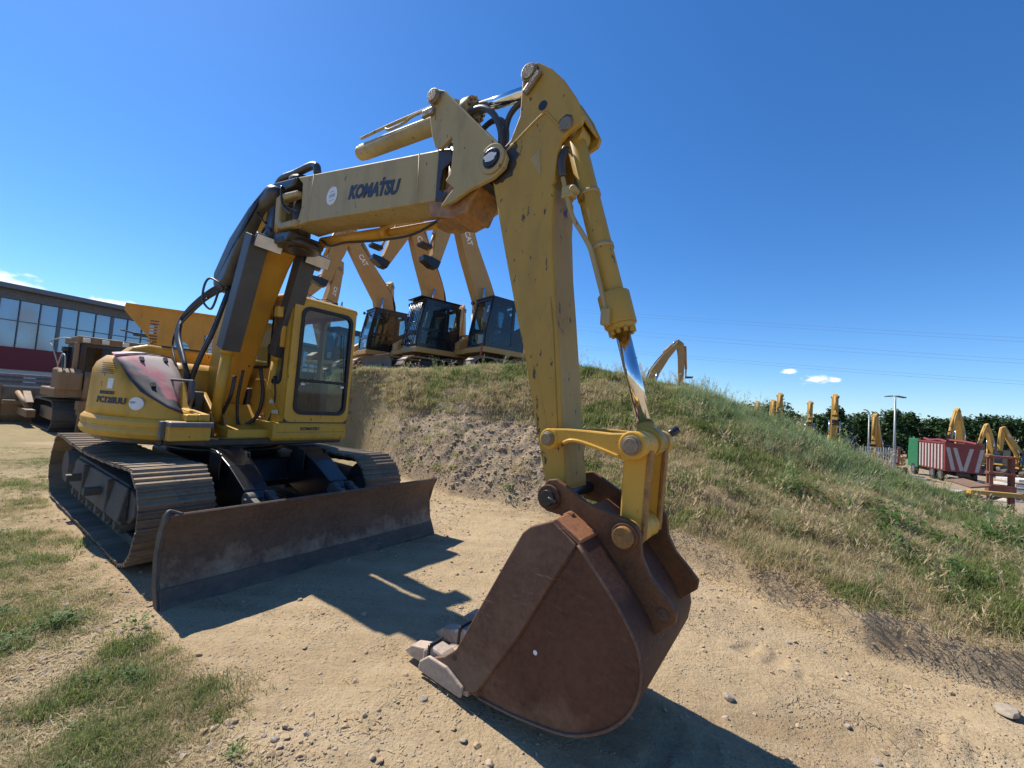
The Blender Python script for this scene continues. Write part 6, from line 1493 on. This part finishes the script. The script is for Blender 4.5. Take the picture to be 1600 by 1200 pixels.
dens = np.clip(.10 + .75 * sstep(.44, .64, nz) + .5 * face + .35 * sstep(-.25, -.03, t) * (t < .05), 0, 1) * (1 - .85 * onh * (1 - face))
keep = rng.random(N3) < dens; x, y, face = x[keep], y[keep], face[keep]
s = .0028 * (1 / np.clip(rng.random(len(x)), .012, 1)) ** .48 * (1 + 1.8 * face)
s = np.clip(s, .0025, .024 + .02 * face) * .85
scatter('gravel', np.stack([x, y, height(x, y) + s * .15], 1), rng.choice(5, len(x), p=[.22, .16, .30, .10, .22]), SN, rng.uniform(0, 6.28, len(x)), s, tilt=rng.uniform(-.5, .5, (len(x), 2)))
# single stones that can be picked out
for k, (px_, py_, s_, lab) in enumerate(((-2.02, 2.42, .028, 'pale stone just in front of the near lower corner of the dozer blade'), (1.42, 2.55, .032, 'grey stone lying right of the bucket on the dirt track'),
        (-1.08, 1.62, .034, 'pale stone in the gravel at the lower left of the bucket'), (3.28, 2.72, .06, 'large pale stone half buried at the bank edge, right corner'), (1.05, 1.75, .022, 'small pale stone in front of the bucket shadow'))):
    o = tag(obj('stone', SN[k % 2], None if False else 'stone_a'), lab, 'stone', 'loose stones'); o.location = (px_, py_, hz(px_, py_) + s_ * .3); o.scale = (s_ * 1.2, s_, s_); o.rotation_euler = (.2, .1, k * 1.3)
# small weeds one can point at
for k, (px_, py_, s_, mi, lab) in enumerate(((1.62, 2.05, .55, 0, 'small lone weed growing out of the dirt track right of the bucket'), (-2.62, 2.55, .55, 7, 'broad leafy weed in the grass left of the blade'), (4.5, 4.85, 1.25, 7, 'bright green bushy weed on the bank slope, right side'), (5.6, 4.75, 1.3, 7, 'bright green bushy weed near the right edge of the bank'), (-12.0, 12.8, 1.8, 7, 'low green bush beside the bulldozer ripper'))):
    P = empty('weed_plant', (px_, py_, hz(px_, py_) - .01), k); tag(P, lab, 'plant', 'weeds')
    for q in range(3 if mi == 7 else 1):
        o = obj('leaf_cluster', GK[mi], 'leafy', P); o.rotation_euler = (0, 0, q * 2.1); o.location = (.06 * q * s_, .04 * (q % 2) * s_, 0); o.scale = (s_ * (1 - .12 * q),) * 3

# ---- trees beyond the yard
def tree(x, y, h, w, label, seed, conifer=False):
    r = random.Random(seed); P = empty('tree', (x, y, -1.6), r.uniform(0, 6)); tag(P, label, 'tree', 'trees beyond the yard')
    tk = MB(); tk.cyl((0, 0, 0), (0, 0, h * .55), .2, .09, seg=8)
    for k in range(6):
        a = r.uniform(0, 6.28); zb = h * r.uniform(.25, .5); tk.cyl((0, 0, zb), (math.cos(a) * w * .35, math.sin(a) * w * .35, zb + h * r.uniform(.12, .3)), .06, .025, seg=6)
    obj('trunk', tk, 'bark', P)
    m = MB(); nc = 70
    for c in range(nc):
        t_ = r.random() ** .8; zc_ = h * (.14 + .80 * t_); a = r.uniform(0, 6.28)
        rad = w * .5 * ((1.05 - t_) ** .8 if conifer else math.sqrt(max(.06, 1 - (2 * t_ - .85) ** 2 * .75))) * math.sqrt(r.random()) 
        cx, cy = rad * math.cos(a), rad * math.sin(a); cr = w * r.uniform(.09, .19)
        for q in range(40):
            d = Vector((r.gauss(0, 1), r.gauss(0, 1), r.gauss(0, .7))).normalized() * cr * r.random() ** .4
            p = Vector((cx, cy, zc_)) + d; s_ = r.uniform(.14, .30); e = Euler((r.uniform(-1, 1), r.uniform(-1, 1), r.uniform(0, 6.28))).to_matrix(); u_ = e @ Vector((s_, 0, 0)); v_ = e @ Vector((0, s_ * .6, 0))
            m.add([p - u_, p - v_, p + u_, p + v_], [(0, 1, 2, 3)])
    me = bpy.data.meshes.new('crown'); me.from_pydata(m.v, [], m.f); me.materials.append(M['tree_leaf']); obj('crown', me, 'tree_leaf', P)
TREES = [(31, 56, 4.8, 4.5, 1), (35.5, 57, 5.6, 5, 1), (39.5, 58, 5.0, 5, 1), (43, 58, 5.0, 5, 0), (45.8, 58, 6.4, 5.4, 1), (49.5, 58, 5.2, 5, 1), (52.8, 57, 6.2, 5, 1), (56, 58, 6.1, 5.6, 1), (59.5, 57.5, 5.6, 5.6, 0), (63.5, 58, 6.0, 6, 0), (67.5, 58, 6.7, 6, 0), (71.5, 57, 6.6, 6, 0), (75.5, 57, 6.4, 6, 0), (79.5, 56, 6.2, 6, 0), (84, 55, 6.4, 6, 0)]
ORD = ['first', 'second', 'third', 'fourth', 'fifth', 'sixth', 'seventh', 'eighth', 'ninth', 'tenth', 'eleventh', 'twelfth', 'thirteenth', 'fourteenth', 'fifteenth']
for k, (x, y, h, w, c) in enumerate(TREES):
    tree(x, y, h, w, 'dark green %s tree, %s from the left in the row beyond the yard' % ('pointed' if c else 'rounded', ORD[k]), 100 + k, bool(c))
# second, hazier row behind
for k in range(9):
    tree(34 + k * 7, 70 + (k % 3) * 2, 5.6 + .9 * ((k * 7) % 3), 7.5, 'tree of the back row, %s from the left, filling the gap between nearer trees' % ORD[k], 200 + k)
